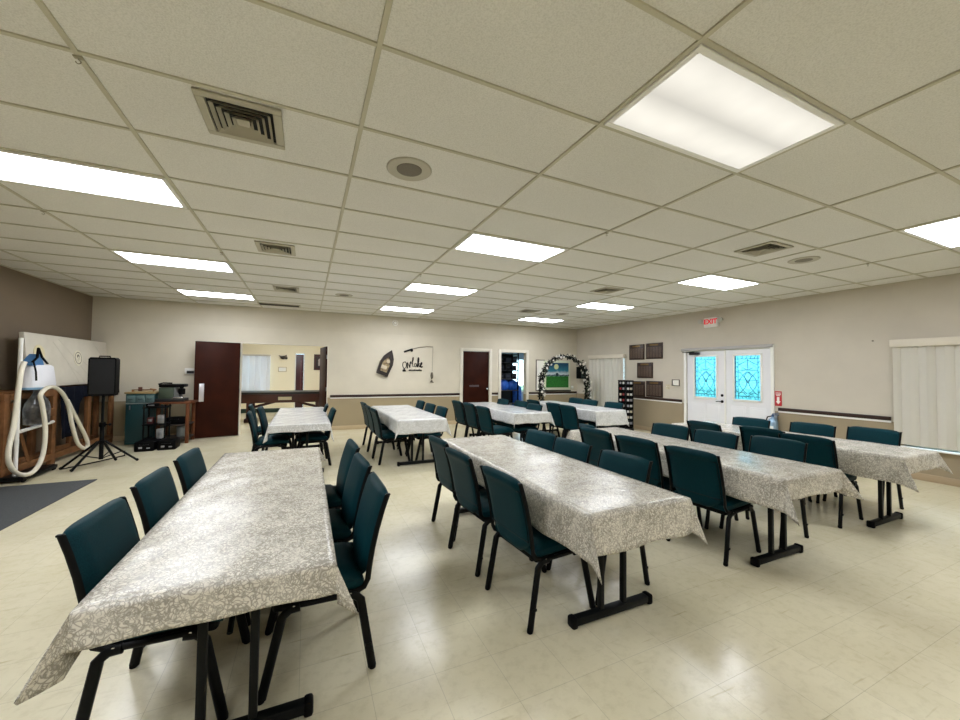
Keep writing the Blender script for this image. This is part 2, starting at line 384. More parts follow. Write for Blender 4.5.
struct(strip('', None, 'x', YF, YB-.02, XL+.006, 0, .10, .012).build('baseboard_left', mat('taupe_base', (96, 80, 66), .5)))
struct(strip('', None, 'y', -3.4, -.45, 14.79, 0, .14, .02).build('baseboard_pool_room', mat('dark_green_base', (30, 52, 40), .6)))
def casing(name, axis, a0, a1, pos, z1, w=.085, th=.03, z0=0, m=WHITE):
    mb = MB()
    for c, s in (((a0-w/2, pos, (z0+z1+w)/2), (w, th, z1+w-z0)), ((a1+w/2, pos, (z0+z1+w)/2), (w, th, z1+w-z0)), (((a0+a1)/2, pos, z1+w/2), (a1-a0, th, w))):
        if axis == 'x': c, s = (c[1], c[0], c[2]), (s[1], s[0], s[2])
        mb.box(c, s, .004)
    return struct(mb.build(name, m))
CASE = mat('cream_casing', (222, 216, 202), .45)
casing('trim_brown_door', 'y', 4.03, 4.86, YB-.012, 2.06, m=CASE)
casing('trim_storage_doorway', 'y', 5.25, 6.12, YB-.012, 2.06, m=CASE)
casing('trim_entrance', 'x', 4.285, 6.06, XR-.014, 2.0, w=.055)
mb = MB(); mb.box((XR-.03, 5.2, 2.04), (.06, 1.92, .06), .006); struct(mb.build('trim_entrance_head', mat('grey_metal_head', (176, 172, 172), .4)))
# brown closed door in the back wall
mb = MB(); mb.box((4.445, YB+.05, 1.03), (.83, .045, 2.05), .003); d = struct(mb.build('door_3', BROWN))
mb = MB(); mb.lathe([(.012, 0), (.012, -.03), (.03, -.04), (.034, -.055), (.028, -.07), (.005, -.075)], (4.79, YB+.028, .97), axis='Y'); mb.build('door_knob', CHROME, d)
mb = MB(); mb.box((4.40, YB+.024, 1.06), (.30, .006, .055), .002); mb.build('door_plate', mat('dull_plate', (74, 60, 66), .4), d)

# big brown swing doors of the pool-room opening
def leaf(name, hinge, far, plate):
    v = Vector((far[0]-hinge[0], far[1]-hinge[1], 0)); L = v.length; a = math.atan2(v.y, v.x)
    mb = MB(); mb.box((L/2, 0, 1.035), (L, .045, 2.05), .004); o = struct(mb.build(name, BROWN, None, (hinge[0], hinge[1], 0), a))
    if plate:
        mb = MB(); mb.box((L-.13, plate*.026, .97), (.085, .006, .38), .0015); mb.build('push_plate', mat('push_plate_metal', (205, 202, 205), .3, .6), o)
    mb = MB()
    for z in (.25, 1.0, 1.8): mb.cyl((0.0, 0, z), .012, .1)
    mb.build('hinge', STEEL, o)
    return o
leaf('door_4', (-1.37, YB-.045), (-2.155, YB-.25), 1)
leaf('door_5', (.445, YB+.10), (.335, YB+.98), 0)
# opening lining
mb = MB()
for x in (-1.362, .462): mb.box((x, YB+.075, 1.037), (.016, .154, 2.075))
mb.box((-.45, YB+.075, 2.067), (1.8, .154, .016)); struct(mb.build('trim_pool_opening', CASE))

# entrance doors with leaded glass
def entrance_door(name, y0, y1, knob, closer):
    w = y1-y0; o = None
    gl = (w*.5-.25, w*.5+.25, .97, 1.87)
    mb = MB()
    xs = [0, gl[0], gl[1], w]
    for c0, c1, z0, z1 in ((0, gl[0], .01, 1.995), (gl[1], w, .01, 1.995), (gl[0], gl[1], .01, gl[2]), (gl[0], gl[1], gl[3], 1.995)):
        mb.box(((c0+c1)/2, 0, (z0+z1)/2), (c1-c0, .045, z1-z0))
    bmesh.ops.remove_doubles(mb.b, verts=mb.b.verts, dist=1e-5)
    for c0 in (.10, w/2+.03):                       # raised lower panels
        mb.box((c0+.16, -.024, .50), (.30, .012, .66), .006); mb.box((c0+.16, -.030, .50), (.22, .012, .58), .005)
    o = struct(mb.build(name, mat('white_door', (228, 228, 232), .4), None, (XR+.04, y1, 0), RR))
    mb = MB()
    for c, s in (((w/2, -.03, gl[2]-.015), (.56, .02, .04)), ((w/2, -.03, gl[3]+.015), (.56, .02, .04)), ((gl[0]-.015, -.03, 1.42), (.04, .02, .93)), ((gl[1]+.015, -.03, 1.42), (.04, .02, .93))): mb.box(c, s, .005)
    mb.build('glass_frame', WHITE, o)
    mb = MB(); mb.box((w/2, 0, 1.42), (.5, .012, .9)); g = mb.build('glass_insert', LEADED, o)
    # lead came pattern: border, lattice and a curved medallion
    mb = MB(); r = .006
    def line(*pts): mb.tube([(w/2+x, -.008, 1.42+z) for x, z in pts], r, n=5)
    for s in (-1, 1):
        line((s*.19, -.44), (s*.19, .44)); line((-.25, s*.38), (.25, s*.38)); line((s*.235, -.44), (s*.235, .44))
    for z in (-.30, -.2, -.1, 0, .1, .2, .3):
        for s in (-1, 1): line((s*.19, z), (s*.235, z+.03)); line((s*.235, z-.02), (s*.25, z))
    for x in (-.12, -.04, .04, .12):
        for s in (-1, 1): line((x, s*.38), (x+.03, s*.44))
    line((-.19, .25), (-.09, .30), (0, .36), (.09, .30), (.19, .25)); line((-.19, .15), (.19, .15)); line((0, .15), (0, .38))
    for s in (-1, 1):
        line(*[(s*(.02+.15*math.sin(a)), -.33+.45*a/PI) for a in [PI*i/12 for i in range(13)]])
        line(*[(s*(.17-.15*math.sin(a)), -.33+.45*a/PI) for a in [PI*i/12 for i in range(13)]])
        line((0, -.38), (s*.1, -.30), (s*.19, -.33)); line((0, .12), (s*.07, .03), (0, -.10), (s*-.02, -.12))
    line((-.1, .2), (0, .15), (.1, .2)); line((-.19, -.05), (.19, -.05))
    mb.build('lead_came', mat('lead_came', (40, 70, 80), .4, .5), g)
    if knob:
        x = w-.065
        mb = MB(); mb.cyl((x, -.03, 1.03), .028, .02, axis='Y', bev=.004); mb.box((x, -.045, 1.03), (.008, .02, .03), .002); mb.build('deadbolt', BLK, o)
        mb = MB(); mb.cyl((x, -.03, .90), .03, .016, axis='Y', bev=.004); mb.cyl((x, -.05, .90), .011, .05, axis='Y'); mb.tube([(x, -.07, .90), (x-.05, -.072, .90), (x-.11, -.068, .895)], .009, n=8); mb.build('lever_handle', BLK, o)
    if closer:
        mb = MB(); mb.box((.2, -.055, 1.945), (.24, .05, .055), .008); mb.tube([(.24, -.08, 1.965), (.02, -.22, 1.97)], .009, n=6); mb.tube([(.02, -.22, 1.97), (.2, -.05, 1.985)], .009, n=6)
        mb.build('door_closer', mat('dark_bronze', (40, 38, 44), .4, .4), o)
    return o
entrance_door('door_1', 5.1745, 6.055, True, True)
entrance_door('door_2', 4.29, 5.1705, False, False)
mb = MB(); mb.box((XR+.012, 5.1725, 1.0), (.02, .035, 1.99), .004); struct(mb.build('trim_astragal', WHITE))

# windows
def window(name, rz, origin, w, z0, z1, mull, depth=.10, m=WHITE):
    """opening of width w starting at origin, local x to the right"""
    mb = MB(); t = .04
    for c, s in (((w/2, depth, z0+t/2), (w, .05, t)), ((w/2, depth, z1-t/2), (w, .05, t)), ((t/2, depth, (z0+z1)/2), (t, .05, z1-z0)), ((w-t/2, depth, (z0+z1)/2), (t, .05, z1-z0))): mb.box(c, s, .004)
    for q in mull: mb.box((q, depth, (z0+z1)/2), (.045, .045, z1-z0-.06))
    o = struct(mb.build(name, m, None, (*origin, 0), rz))
    mb = MB(); mb.box((w/2, depth, (z0+z1)/2), (w-.06, .006, z1-z0-.06)); mb.build('glass_pane', GLASS, o)
    mb = MB(); mb.box((w/2, .015, z0-.012), (w+.10, .17, .024), .004); mb.build('window_sill', m, o)
    return o
window('window_1', RR, (XR, 2.53), 2.18, .46, 1.95, (.73, 1.45))
window('window_2', RR, (XR, 9.27), 1.29, .46, 1.95, (.645,))
window('window_3', RB, (-1.98, 14.8), .81, .74, 1.95, (.405,))
window('window_4', RB, (6.95, 12.7), .80, .72, 1.98, (), .06)

def blinds(name, label, rz, origin, w, z0, z1, m, pitch=.084, ang=14, hd=.11, sl=.118):
    t = thing(name, label, 'blinds', (*origin, 0), rz)
    mb = MB(); mb.box((w/2, -.055, z1+hd/2), (w+.06, .11, hd), .004); mb.build('valance', mat('blind_valance', (214, 206, 190), .5), t)
    mb = MB(); n = int(w/pitch); rnd = random.Random(len(label))
    for i in range(n):
        x = (i+.5)*w/n; a = math.radians(ang+(-1 if i % 2 else 1)*rnd.uniform(16, 36)); dx, dy = math.cos(a)*sl/2, math.sin(a)*sl/2
        nx, ny = math.sin(a)*.010, -math.cos(a)*.010
        for th in (0,):
            rows = []
            for z in (z0, z1):
                rows.append([(x+dx*q+nx*(1-q*q), -.055+dy*q+ny*(1-q*q), z) for q in (-1, -.5, 0, .5, 1)])
            rows2 = [[(p[0]+nx*.12, p[1]+ny*.12, p[2]) for p in r] for r in rows]
            mb.grid(rows); mb.grid([r[::-1] for r in rows2])
    mb.build('slat_curtain', m, t, fix=False)
    return t
blinds('vertical_blinds', 'off-white vertical blinds with wide valance on the window at the right edge', RR, (XR-.005, 2.60), 2.3, .49, 1.92, SLAT)
blinds('vertical_blinds', 'pale vertical blinds on the right wall between flower arch and brochure rack', RR, (XR-.005, 9.32), 1.39, .49, 1.90, SLAT)
blinds('vertical_blinds', 'bright white vertical blinds on the far window of the pool room', RB, (-2.0, 14.79), .85, .76, 1.92, SLATW, hd=.05, ang=20)
# outdoors
mb = MB(); mb.box((25, 8, -.15), (33.5, 60, .1)); struct(mb.build('ground_outside', mat('lawn', (120, 150, 104), .9, noise=(4, (92, 126, 78), 1))))

# ------------------------------------------------------------------ ceiling fittings
def troffer(i, j, label, lm, group='fluorescent ceiling lights'):
    x0, y0 = GX+TX*i, GY+TY*j
    t = thing('ceiling_light', label, 'ceiling light', (x0+TX/2, y0+TY/2, H), 0, group)
    w, d, e = TX-.03, TY-.03, .032
    mb = MB()
    for c, s in (((0, d/2-e/2, -.007), (w, e, .014)), ((0, -d/2+e/2, -.007), (w, e, .014)), ((w/2-e/2, 0, -.007), (e, d-2*e, .014)), ((-w/2+e/2, 0, -.007), (e, d-2*e, .014))): mb.box(c, s, .003, seg=1)
    mb.build('frame', mat('white_enamel', (238, 238, 236), .35), t)
    mb = MB(); mb.box((0, 0, -.006), (w-2*e, d-2*e, .008)); mb.build('diffuser', lm, t)
    return t
ROW = {-5: None, -1: 'nearest the camera', 3: 'second from the camera', 7: 'third from the camera', 11: 'farthest, close to the back wall'}
CN = {-2: 'left-hand row of ceiling lights', 1: 'middle row of ceiling lights', 4: 'right-hand row of ceiling lights'}
for i in (-2, 1, 4):
    for j in (-5, -1, 3, 7, 11):
        if j == -5: lb = 'lit ceiling light panel behind the camera'
        elif (i, j) == (1, -1): lb = 'large dim ceiling light panel directly overhead showing its soft tube bands'
        else: lb = 'lit white ceiling light panel, %s, %s' % (CN[i], ROW[j])
        troffer(i, j, lb, LAMP_DIM if (i, j) == (1, -1) else LAMP)
def added_room_light(x, y, z, lm, label):
    t = thing('ceiling_light', label, 'ceiling light', (x, y, z))
    mb = MB()
    for c, s in (((0, .29, -.01), (1.2, .03, .02)), ((0, -.29, -.01), (1.2, .03, .02)), ((.585, 0, -.01), (.03, .55, .02)), ((-.585, 0, -.01), (.03, .55, .02))): mb.box(c, s)
    mb.build('frame', MATS['white_enamel'], t); mb = MB(); mb.box((0, 0, -.008), (1.13, .54, .008)); mb.build('diffuser', lm, t)
added_room_light(-.5, 12.4, 2.9, LAMP_ADDED, 'unseen ceiling light panel added to brighten the pool room beyond the opening')  # out of view, added to light the pool room

VENTM = mat('vent_enamel', (178, 173, 154), .5); VSHADE = mat('vent_shade', (22, 22, 20), .8)
def vent(x, y, w, d, label):
    t = thing('ceiling_vent', label, 'air vent', (x, y, H), 0, 'ceiling vents')
    mb = MB(); fr = .045
    for c, s in (((0, d/2-fr/2, -.009), (w, fr, .014)), ((0, -d/2+fr/2, -.009), (w, fr, .014)), ((w/2-fr/2, 0, -.009), (fr, d-2*fr, .014)), ((-w/2+fr/2, 0, -.009), (fr, d-2*fr, .014))): mb.box(c, s, .004, seg=1)
    mb.build('frame', VENTM, t)
    mb = MB(); mb.box((0, 0, -.0015), (w-2*fr, d-2*fr, .003)); mb.build('duct_shade', VSHADE, t)  # flat dark panel: shade of the duct recess put into its colour
    for q in range(4):                                   # stepped square cones
        a, b = (w-2*fr)*(.46-.1*q), (d-2*fr)*(.46-.1*q); mb = MB(); lo, hi = -.024, -.0035; g = .016
        P0 = [(-a, -b), (a, -b), (a, b), (-a, b)]; P1 = [(-a+g, -b+g), (a-g, -b+g), (a-g, b-g), (-a+g, b-g)]
        for e in range(4):
            p, q2 = P0[e], P0[(e+1) % 4]; r, s = P1[e], P1[(e+1) % 4]
            mb.quad((*p, lo), (*q2, lo), (*s, hi), (*r, hi)); mb.quad((*p, lo-.001), (*r, hi-.001), (*s, hi-.001), (*q2, lo-.001))
        mb.build('louvre_ring', VENTM, t, fix=False)
    mb = MB(); mb.box((0, 0, -.014), ((w-2*fr)*.2, (d-2*fr)*.2, .008), .003); mb.build('center_plate', VENTM, t)
    return t
vy = lambda j: GY+TY*j
for (i, j, lb) in ((-.5, 1.38, 'largest louvred ceiling vent, up in front of the left-hand light row'), (-.5, 5.46, 'louvred ceiling vent just right of the third light in the left-hand row'), (-.5, 9.5, 'small far louvred ceiling vent above the pool room opening'),
                   (3.57, 1.44, 'louvred ceiling vent beside the round speaker at right'), (3.58, 5.45, 'louvred ceiling vent between the third lights of middle and right rows'), (3.6, 9.62, 'farthest louvred ceiling vent near the flower arch')):
    vent(GX+TX*i, vy(j), .40, .40, lb)
t = thing('return_grille', 'long dark return-air slot in the ceiling at the back wall', 'air vent', (GX+TX*-.68, vy(12.66), H))
mb = MB(); w, d = .80, .27
for c, s in (((0, d/2, -.008), (w, .03, .012)), ((0, -d/2, -.008), (w, .03, .012)), ((w/2, 0, -.008), (.03, d, .012)), ((-w/2, 0, -.008), (.03, d, .012))): mb.box(c, s)
mb.build('frame', VENTM, t)
mb = MB(); mb.box((0, 0, -.002), (w, d, .004)); mb.build('duct_shade', VSHADE, t)  # same flat dark panel, coloured as the shade inside the slot
mb = MB()
for q in range(7): mb.box((0, -d/2+.03+q*.035, -.008), (w-.03, .004, .018), rot=(.6, 0, 0))
mb.build('louvre_blades', mat('dark_louvre', (70, 68, 60), .5), t)
for (i, j, lb) in ((.30, 1.55, 'round flush ceiling speaker nearest the camera'), (.29, 9.7, 'small round ceiling speaker toward the back wall left of centre'), (4.30, 1.5, 'round ceiling speaker next to the right-hand vent'), (4.37, 9.6, 'faint far round ceiling speaker near the right rear corner')):
    t = thing('ceiling_speaker', lb, 'speaker', (GX+TX*i, vy(j), H), 0, 'ceiling speakers')
    mb = MB(); mb.lathe([(.155, 0), (.155, -.006), (.148, -.011), (.088, -.007), (.085, 0)], n=40); mb.build('rim', mat('speaker_rim', (178, 174, 158), .5), t)
    mb = MB(); mb.lathe([(.086, -.001), (.086, -.009), (.04, -.013), (.002, -.014)], n=40); mb.build('grille', mat('speaker_grille', (118, 112, 100), .6, bump=(300, .6)), t)
for k, (i, j, lb) in enumerate(((-1, 1.04, 'small white hook on the ceiling grid by the nearest vent'), (-1, 6.2, 'small hook on the ceiling grid above the left aisle'), (-2, 5.02, 'small hook on the grid left of the left light row'), (1, 6.1, 'small dark hook hanging beside the middle row of lights'), (2, 2.06, 'small dark hook on the grid right of the second middle light'), (5, 1.05, 'small hook on the grid near the right-hand round speaker'))):
    t = thing('ceiling_hook', lb, 'hook', (GX+TX*i, vy(j), H-.01), 0, 'ceiling hooks')
    mb = MB(); mb.box((0, 0, -.003), (.035, .022, .006), .002); mb.build('clip', mat('hook_plastic', (150, 144, 122), .4), t)
    mb = MB(); mb.tube([(0, 0, -.004)]+[(.009*math.sin(a), 0, -.022+.009*math.cos(a)) for a in [i_*PI/6 for i_ in range(0, 10)]], .0022, n=6); mb.build('hook_wire', mat('hook_wire', (150, 146, 132), .4, .3), t)

# ------------------------------------------------------------------ banquet chair
def back_profile(s):
    """s 0 bottom .. 1 top -> (y, z) centre line of the backrest"""
    z = .400+.468*s; y = -.205-.03*s-.072*s*s
    return y, z
def make_chair(label):
    t = thing('banquet_chair', label, 'chair')
    # seat cushion: crowned top, waterfall front
    bm = bmesh.new(); bmesh.ops.create_cube(bm, size=1); bmesh.ops.scale(bm, vec=(.46, .43, .088), verts=bm.verts)
    bmesh.ops.subdivide_edges(bm, edges=bm.edges[:], cuts=7, use_grid_fill=True)
    for v in bm.verts:
        x, y, z = v.co; a, c = abs(x)/.23, abs(y)/.215
        k = max(0, a**6+c**6-.55)*.5
        z2 = z
        if z > 0: z2 = z+.016*(1-a**4)*(1-c**4) - .022*max(a**8, c**8)
        else: z2 = z+.02*max(a**8, c**8)
        if y > .1: z2 -= .018*((y-.1)/.115)**2
        f = 1-.03*abs(z)/.0375*min(1, max(a**8, c**8))
        v.co = (x*f*(1-.04*max(0, y/.215)**4), y*f, z2)
    mb = MB(); mb._add(bm, Matrix.Translation((0, .02, .430)) @ Matrix.Rotation(math.radians(2.5), 4, 'X')); mb.build('seat', GREEN, t, angle=60)
    # backrest: padded front, roll at the top
    mb = MB(); nz, nx = 22, 12; F, R = [], []
    for a in range(nz+1):
        s = a/nz; y, z = back_profile(s); w = (.226+.004*s)*(1-.55*max(0, 1-s/.30)**2.0)
        y2, z2 = back_profile(min(1, s+.02)); y1, z1 = back_profile(max(0, s-.02)); tz, ty = z2-z1, y2-y1; L = math.hypot(tz, ty); nyv, nzv = tz/L, -ty/L
        edge = min(1, s/.05, (1-s)/.07); edge = math.sqrt(max(0, 1-(1-edge)**2))
        ft = .006+.026*edge; bt = (.004+.016*edge)+(.010*math.exp(-((s-.93)/.05)**2))-(.005*math.exp(-((s-.845)/.015)**2))-(.005*math.exp(-((s-.17)/.015)**2))
        f_, r_ = [], []
        for q in range(nx+1):
            u = -1+2*q/nx; e = math.sqrt(max(0, 1-abs(u)**8)); crown = 1-.35*u*u; top = -.02*(abs(u)**6)*(1 if s > .9 else 0)*(s-.9)*10
            f_.append((u*w, y+nyv*(ft*e*crown), z+nzv*(ft*e*crown)+top)); r_.append((u*w, y-nyv*(bt*e), z-nzv*(bt*e)+top))
        F.append(f_); R.append(r_)
    mb.grid(F); mb.grid([r[::-1] for r in R]); mb.grid([R[0], F[0]]); mb.grid([F[-1], R[-1]])
    bmesh.ops.remove_doubles(mb.b, verts=mb.b.verts, dist=.0004)
    bk = mb.build('backrest', GREEN, t, angle=50)
    mb = MB()
    for sgn in (-1, 1): mb.tube([(sgn*.207, back_profile(s)[0]-.0155, back_profile(s)[1]) for s in (.2, .3, .5, .7, .84)], .003, n=5)
    for s in (.2, .845): mb.tube([(x, back_profile(s)[0]-.0165, back_profile(s)[1]) for x in (-.207, -.1, 0, .1, .207)], .0045, n=5)
    mb.build('piping', mat('dark_green_piping', (4, 24, 28), .5, spec=.1), bk)
    # back frame: side tubes sweeping down and under the seat, one mesh
    for sgn in (-1, 1):
        mb = MB()
        pts = [(sgn*.230, back_profile(s)[0]-.006, back_profile(s)[1]) for s in (.955, .8, .6, .4, .2, .08)]
        pts += [(sgn*.234, -.195, .405), (sgn*.234, -.17, .395), (sgn*.234, -.13, .385), (sgn*.234, -.05, .385)]
        mb.tube(pts, .009, .014, n=8, upv=(0, 1, 0))
        mb.box((sgn*.230, back_profile(.96)[0]-.008, back_profile(.96)[1]), (.018, .024, .010), .004)
        mb.build('back_frame', BLK, t, angle=60)
    mb = MB()
    for sgn in (-1, 1): mb.tube([(sgn*.234, -.06, .385), (sgn*.234, .06, .387), (sgn*.234, .17, .392)], .011, .014, n=8)
    for y in (-.14, .13): mb.box((0, y, .372), (.46, .03, .018), .004)
    fr = mb.build('seat_frame', BLK, t, angle=60)
    mb = MB(); mb.box((0, .015, .384), (.43, .39, .05), .018, seg=3); mb.build('seat_pan', mat('black_seat_pan', (8, 12, 13), .6, spec=.1), t)
    for sgn in (-1, 1):
        for y in (-.13, .12):
            mb = MB(); mb.cyl((sgn*.2465, y, .39), .007, .004, n=10, axis='X', bev=.001); mb.build('bolt', CHROME, fr)
    for sgn in (-1, 1):
        for fr_ in (-1, 1):
            y0 = .145 if fr_ > 0 else -.155; y1 = .245 if fr_ > 0 else -.24
            pts = [(sgn*.236, y0-fr_*.05, .383), (sgn*.236, y0-fr_*.005, .378), (sgn*.237, y0+fr_*.025, .350), (sgn*.245, y1, .012)]
            mb = MB(); mb.tube(pts, .0155, .0215, n=10, upv=(0, 1, 0)); lg = mb.build('leg', BLK, t, angle=60)
            mb = MB(); mb.cyl((sgn*.245, y1+fr_*.002, .013), .0175, .026, n=12, bev=.004); mb.build('glide', RUB, lg)
            if fr_ < 0:
                mb = MB(); yb = y0+fr_*.02+(y1-y0-fr_*.02)*.66; mb.box((sgn*.252, yb, .128), (.022, .028, .016), .003); mb.build('ganging_bracket', BLK, lg)
    return t
chair0 = make_chair('x'); chair_used = [0]
def chair(bx, by, side, dev, label, group):
    """bx,by: middle of the back's top edge; side -1 = left of the table (faces +x)"""
    c = chair0 if not chair_used[0] else copy_tree(chair0)
    chair_used[0] += 1
    a = (-PI/2 if side < 0 else PI/2)+math.radians(dev)
    fx, fy = -math.sin(a), math.cos(a)
    c.location = (bx+fx*.312, by+fy*.312, 0); c.rotation_euler = (0, 0, a)
    c['label'] = label; c['category'] = 'chair'; c['group'] = group
    return c
G = 'green upholstered banquet chairs'
NAMES = {1: 'table by the floor mat', 2: 'second front table from the mat', 3: 'third front table from the mat', 4: 'front table by the big blinds',
         5: 'table before the game room opening', 6: 'table under the boat decoration', 7: 'table before the brown door', 8: 'table beside the flower arch'}
CH = {1: ([(-.836, 2.23, -3), (-.832, 2.87, -2), (-.808, 3.51, -3)], [(.398, 2.24, 1), (.388, 2.855, 4), (.393, 3.49, 3)]),
      2: ([(1.107, 2.13, 4), (1.078, 2.80, 4), (1.115, 3.40, 3)], [(2.272, 2.235, 5), (2.258, 2.855, 4), (2.285, 3.41, 7)]),
      3: ([(2.915, 2.17, 4), (2.912, 2.75, 6), (2.917, 3.33, 4)], [(4.255, 2.21, 5), (4.085, 2.72, 2), (4.09, 3.29, 7)]),
      4: ([(4.69, 2.19, 3), (4.86, 2.70, 4), (4.70, 3.31, -3)], [(6.172, 2.19, 0), (5.99, 2.71, 4), (5.82, 3.36, 6)]),
      5: ([(-.77, 6.45, 3), (-.70, 7.18, -3), (-.90, 7.72, 2)], [(.42, 6.62, 3), (.36, 7.42, -2)]),
      6: ([(.985, 6.35, 3), (.975, 6.92, 2), (.99, 7.58, 3)], [(2.18, 6.33, 3), (2.17, 6.98, 4), (2.19, 7.72, 2)]),
      7: ([(2.84, 6.14, 6), (2.88, 6.87, 5), (2.865, 7.46, 4)], [(4.06, 6.3, 5), (4.20, 7.03, 6), (4.07, 7.6, 4)]),
      8: ([(4.475, 5.86, 3), (4.54, 6.38, 4), (4.56, 7.18, 2)], [(5.95, 6.16, 6), (5.92, 6.87, 4), (5.99, 7.45, 4)])}
ORD = {3: ['farthest from back wall', 'middle of three', 'nearest the back wall'], 2: ['farther from back wall', 'nearer the back wall']}
for k, (L, R) in CH.items():
    for side, rows in ((-1, L), (1, R)):
        for q, (x, y, dv) in enumerate(rows):
            chair(x, y, side, dv, 'green chair, %s side of the %s, %s' % ('loudspeaker' if side < 0 else 'entrance', NAMES[k], ORD[len(rows)][q]), G)

# ------------------------------------------------------------------ folding tables and cloths
TOPM = mat('table_laminate', (70, 62, 54), .5)
LEGM = mat('table_leg_paint', (15, 17, 17), .42, spec=.14)
def make_table(label):
    t = thing('folding_table', label, 'table', group='cloth covered folding tables')
    mb = MB(); mb.box((0, 0, .727), (.745, 2.40, .032), .006); mb.build('tabletop', TOPM, t)
    mb = MB()
    for s in (-1, 1): mb.box((s*.33, 0, .69), (.02, 2.2, .042))
    for s in (-1, 1): mb.box((0, s*1.1, .69), (.64, .02, .042))
    mb.build('apron', LEGM, t)
    for s in (-1, 1):
        for x in (-.09, .09):
            mb = MB(); mb.box((x, s*.95, .385), (.032, .032, .65), .004); mb.build('leg', LEGM, t)
        mb = MB(); mb.box((0, s*.95, .035), (.60, .05, .045), .006); ft = mb.build('foot_bar', LEGM, t)
        for x in (-.30, .30):
            mb = MB(); mb.box((x, s*.95, .032), (.04, .062, .064), .012); mb.build('rubber_cap', RUB, ft)
        mb = MB(); mb.tube([(0, s*.95, .42), (0, s*.5, .685)], .011, n=6); mb.build('folding_brace', LEGM, t)
    return t
table0 = make_table('x'); tu = [0]
def cloth(cx, y0, y1, hx, ov, tips, label, seed):
    """ov = (left near, left far, right near, right far, near end, far end) overhangs; tips: per corner (tilt deg, azimuth deg 0=side 90=end, stretch)"""
    rnd = random.Random(seed); ph = [rnd.uniform(0, 6.28) for _ in range(12)]
    bm = bmesh.new(); uvl = bm.loops.layers.uv.new('cloth'); UVS = {}
    zt = .7492; Ly = y1-y0; cy = (y0+y1)/2; R = .010
    def V(p, uv): v = bm.verts.new(p); UVS[v] = uv; return v
    nx, ny = 26, 76
    def wave(x, y): return .0014*math.sin(9*x+ph[0]+2*math.sin(3*y+ph[1]))+.0012*math.sin(11*y+ph[2]+3*x)+.0010*math.sin(23*x-17*y+ph[3])
    top = []
    for j in range(ny+1):
        row = []
        for i in range(nx+1):
            x = -hx+2*hx*i/nx; y = -Ly/2+Ly*j/ny
            e = min(hx-abs(x), Ly/2-abs(y)); drop = -.005*max(0, 1-e/.02)**2
            row.append(V((cx+x, cy+y, zt+wave(x, y)*min(1, e/.03)+drop), (x, y)))
        top.append(row)
    for j in range(ny):
        for i in range(nx): bm.faces.new((top[j][i], top[j][i+1], top[j+1][i+1], top[j+1][i]))
    nd = 10
    def flare(side, a): return .10+.05*math.sin(a*5.1+ph[4+side])+.03*math.sin(a*11+ph[8+side])
    def skirt(line, nrm, over, side):
        prev = [v for v in line]
        grid_ = [prev]
        for d in range(1, nd+1):
            row = []
            for k, v in enumerate(line):
                a = k/(len(line)-1); L = over(a)*d/nd; u0 = UVS[v]; s = u0[1] if abs(nrm[0]) > .5 else u0[0]
                fl = flare(side, s)*min(1, 8*a+.3, 8*(1-a)+.3); ang = min(1.5, fl)
                bend = min(L, R); out = bend*.5+math.sin(ang)*max(0, L-bend*.6); dz = -(max(0, L-bend*.3))*math.cos(ang)
                hem = .004*math.sin(s*17+ph[side])*d/nd
                row.append(V((v.co.x+nrm[0]*out, v.co.y+nrm[1]*out, v.co.z+dz+hem), (u0[0]+nrm[0]*L, u0[1]+nrm[1]*L)))
            for k in range(len(line)-1): bm.faces.new((grid_[-1][k], grid_[-1][k+1], row[k+1], row[k]))
            grid_.append(row)
        return grid_
    gl = skirt([top[j][0] for j in range(ny+1)], (-1, 0), lambda a: ov[0]+(ov[1]-ov[0])*a, 0)
    gr = skirt([top[j][nx] for j in range(ny+1)], (1, 0), lambda a: ov[2]+(ov[3]-ov[2])*a, 1)
    gn = skirt([top[0][i] for i in range(nx+1)], (0, -1), lambda a: ov[4], 2)
    gf = skirt([top[ny][i] for i in range(nx+1)], (0, 1), lambda a: ov[5], 3)
    for idx, (gs, ks, ge, ke, sx, sy, apex, a, b) in enumerate(((gl, 0, gn, 0, -1, -1, top[0][0], ov[0], ov[4]), (gr, 0, gn, nx, 1, -1, top[0][nx], ov[2], ov[4]),
                                               (gl, ny, gf, 0, -1, 1, top[ny][0], ov[1], ov[5]), (gr, ny, gf, nx, 1, 1, top[ny][nx], ov[3], ov[5]))):
        tilt, az, st = tips[idx]; nt_ = 14; rays = []
        s0 = [gs[d][ks] for d in range(nd+1)]; e0 = [ge[d][ke] for d in range(nd+1)]
        d0 = (s0[-1].co-apex.co).normalized(); d1 = (e0[-1].co-apex.co).normalized()
        mid = Vector((sx*math.cos(math.radians(az))*math.sin(math.radians(tilt)), sy*math.sin(math.radians(az))*math.sin(math.radians(tilt)), -math.cos(math.radians(tilt))))
        for k in range(nt_+1):
            th = PI/2*k/nt_
            if k == 0: rays.append(s0); continue
            if k == nt_: rays.append(e0); continue
            Lm = min(a/max(1e-6, math.cos(th)), b/max(1e-6, math.sin(th)))
            tc_ = math.atan2(b, a); q = th/tc_ if th < tc_ else (PI/2-th)/(PI/2-tc_)
            base = d0 if th < tc_ else d1
            dr = (base*(1-q)**1.0+mid*q); dr.normalize()
            ray = [apex]
            for d in range(1, nd+1):
                L = Lm*d/nd*(1+(st-1)*q)
                p = apex.co+dr*L
                ray.append(V(p, (UVS[apex][0]+sx*math.cos(th)*Lm*d/nd, UVS[apex][1]+sy*math.sin(th)*Lm*d/nd)))
            rays.append(ray)
        for A, D in zip(rays, rays[1:]):
            for d in range(nd):
                f = [A[d], A[d+1], D[d+1], D[d]]; u = []
                for v in f:
                    if v not in u: u.append(v)
                if len(u) >= 3: bm.faces.new(u)
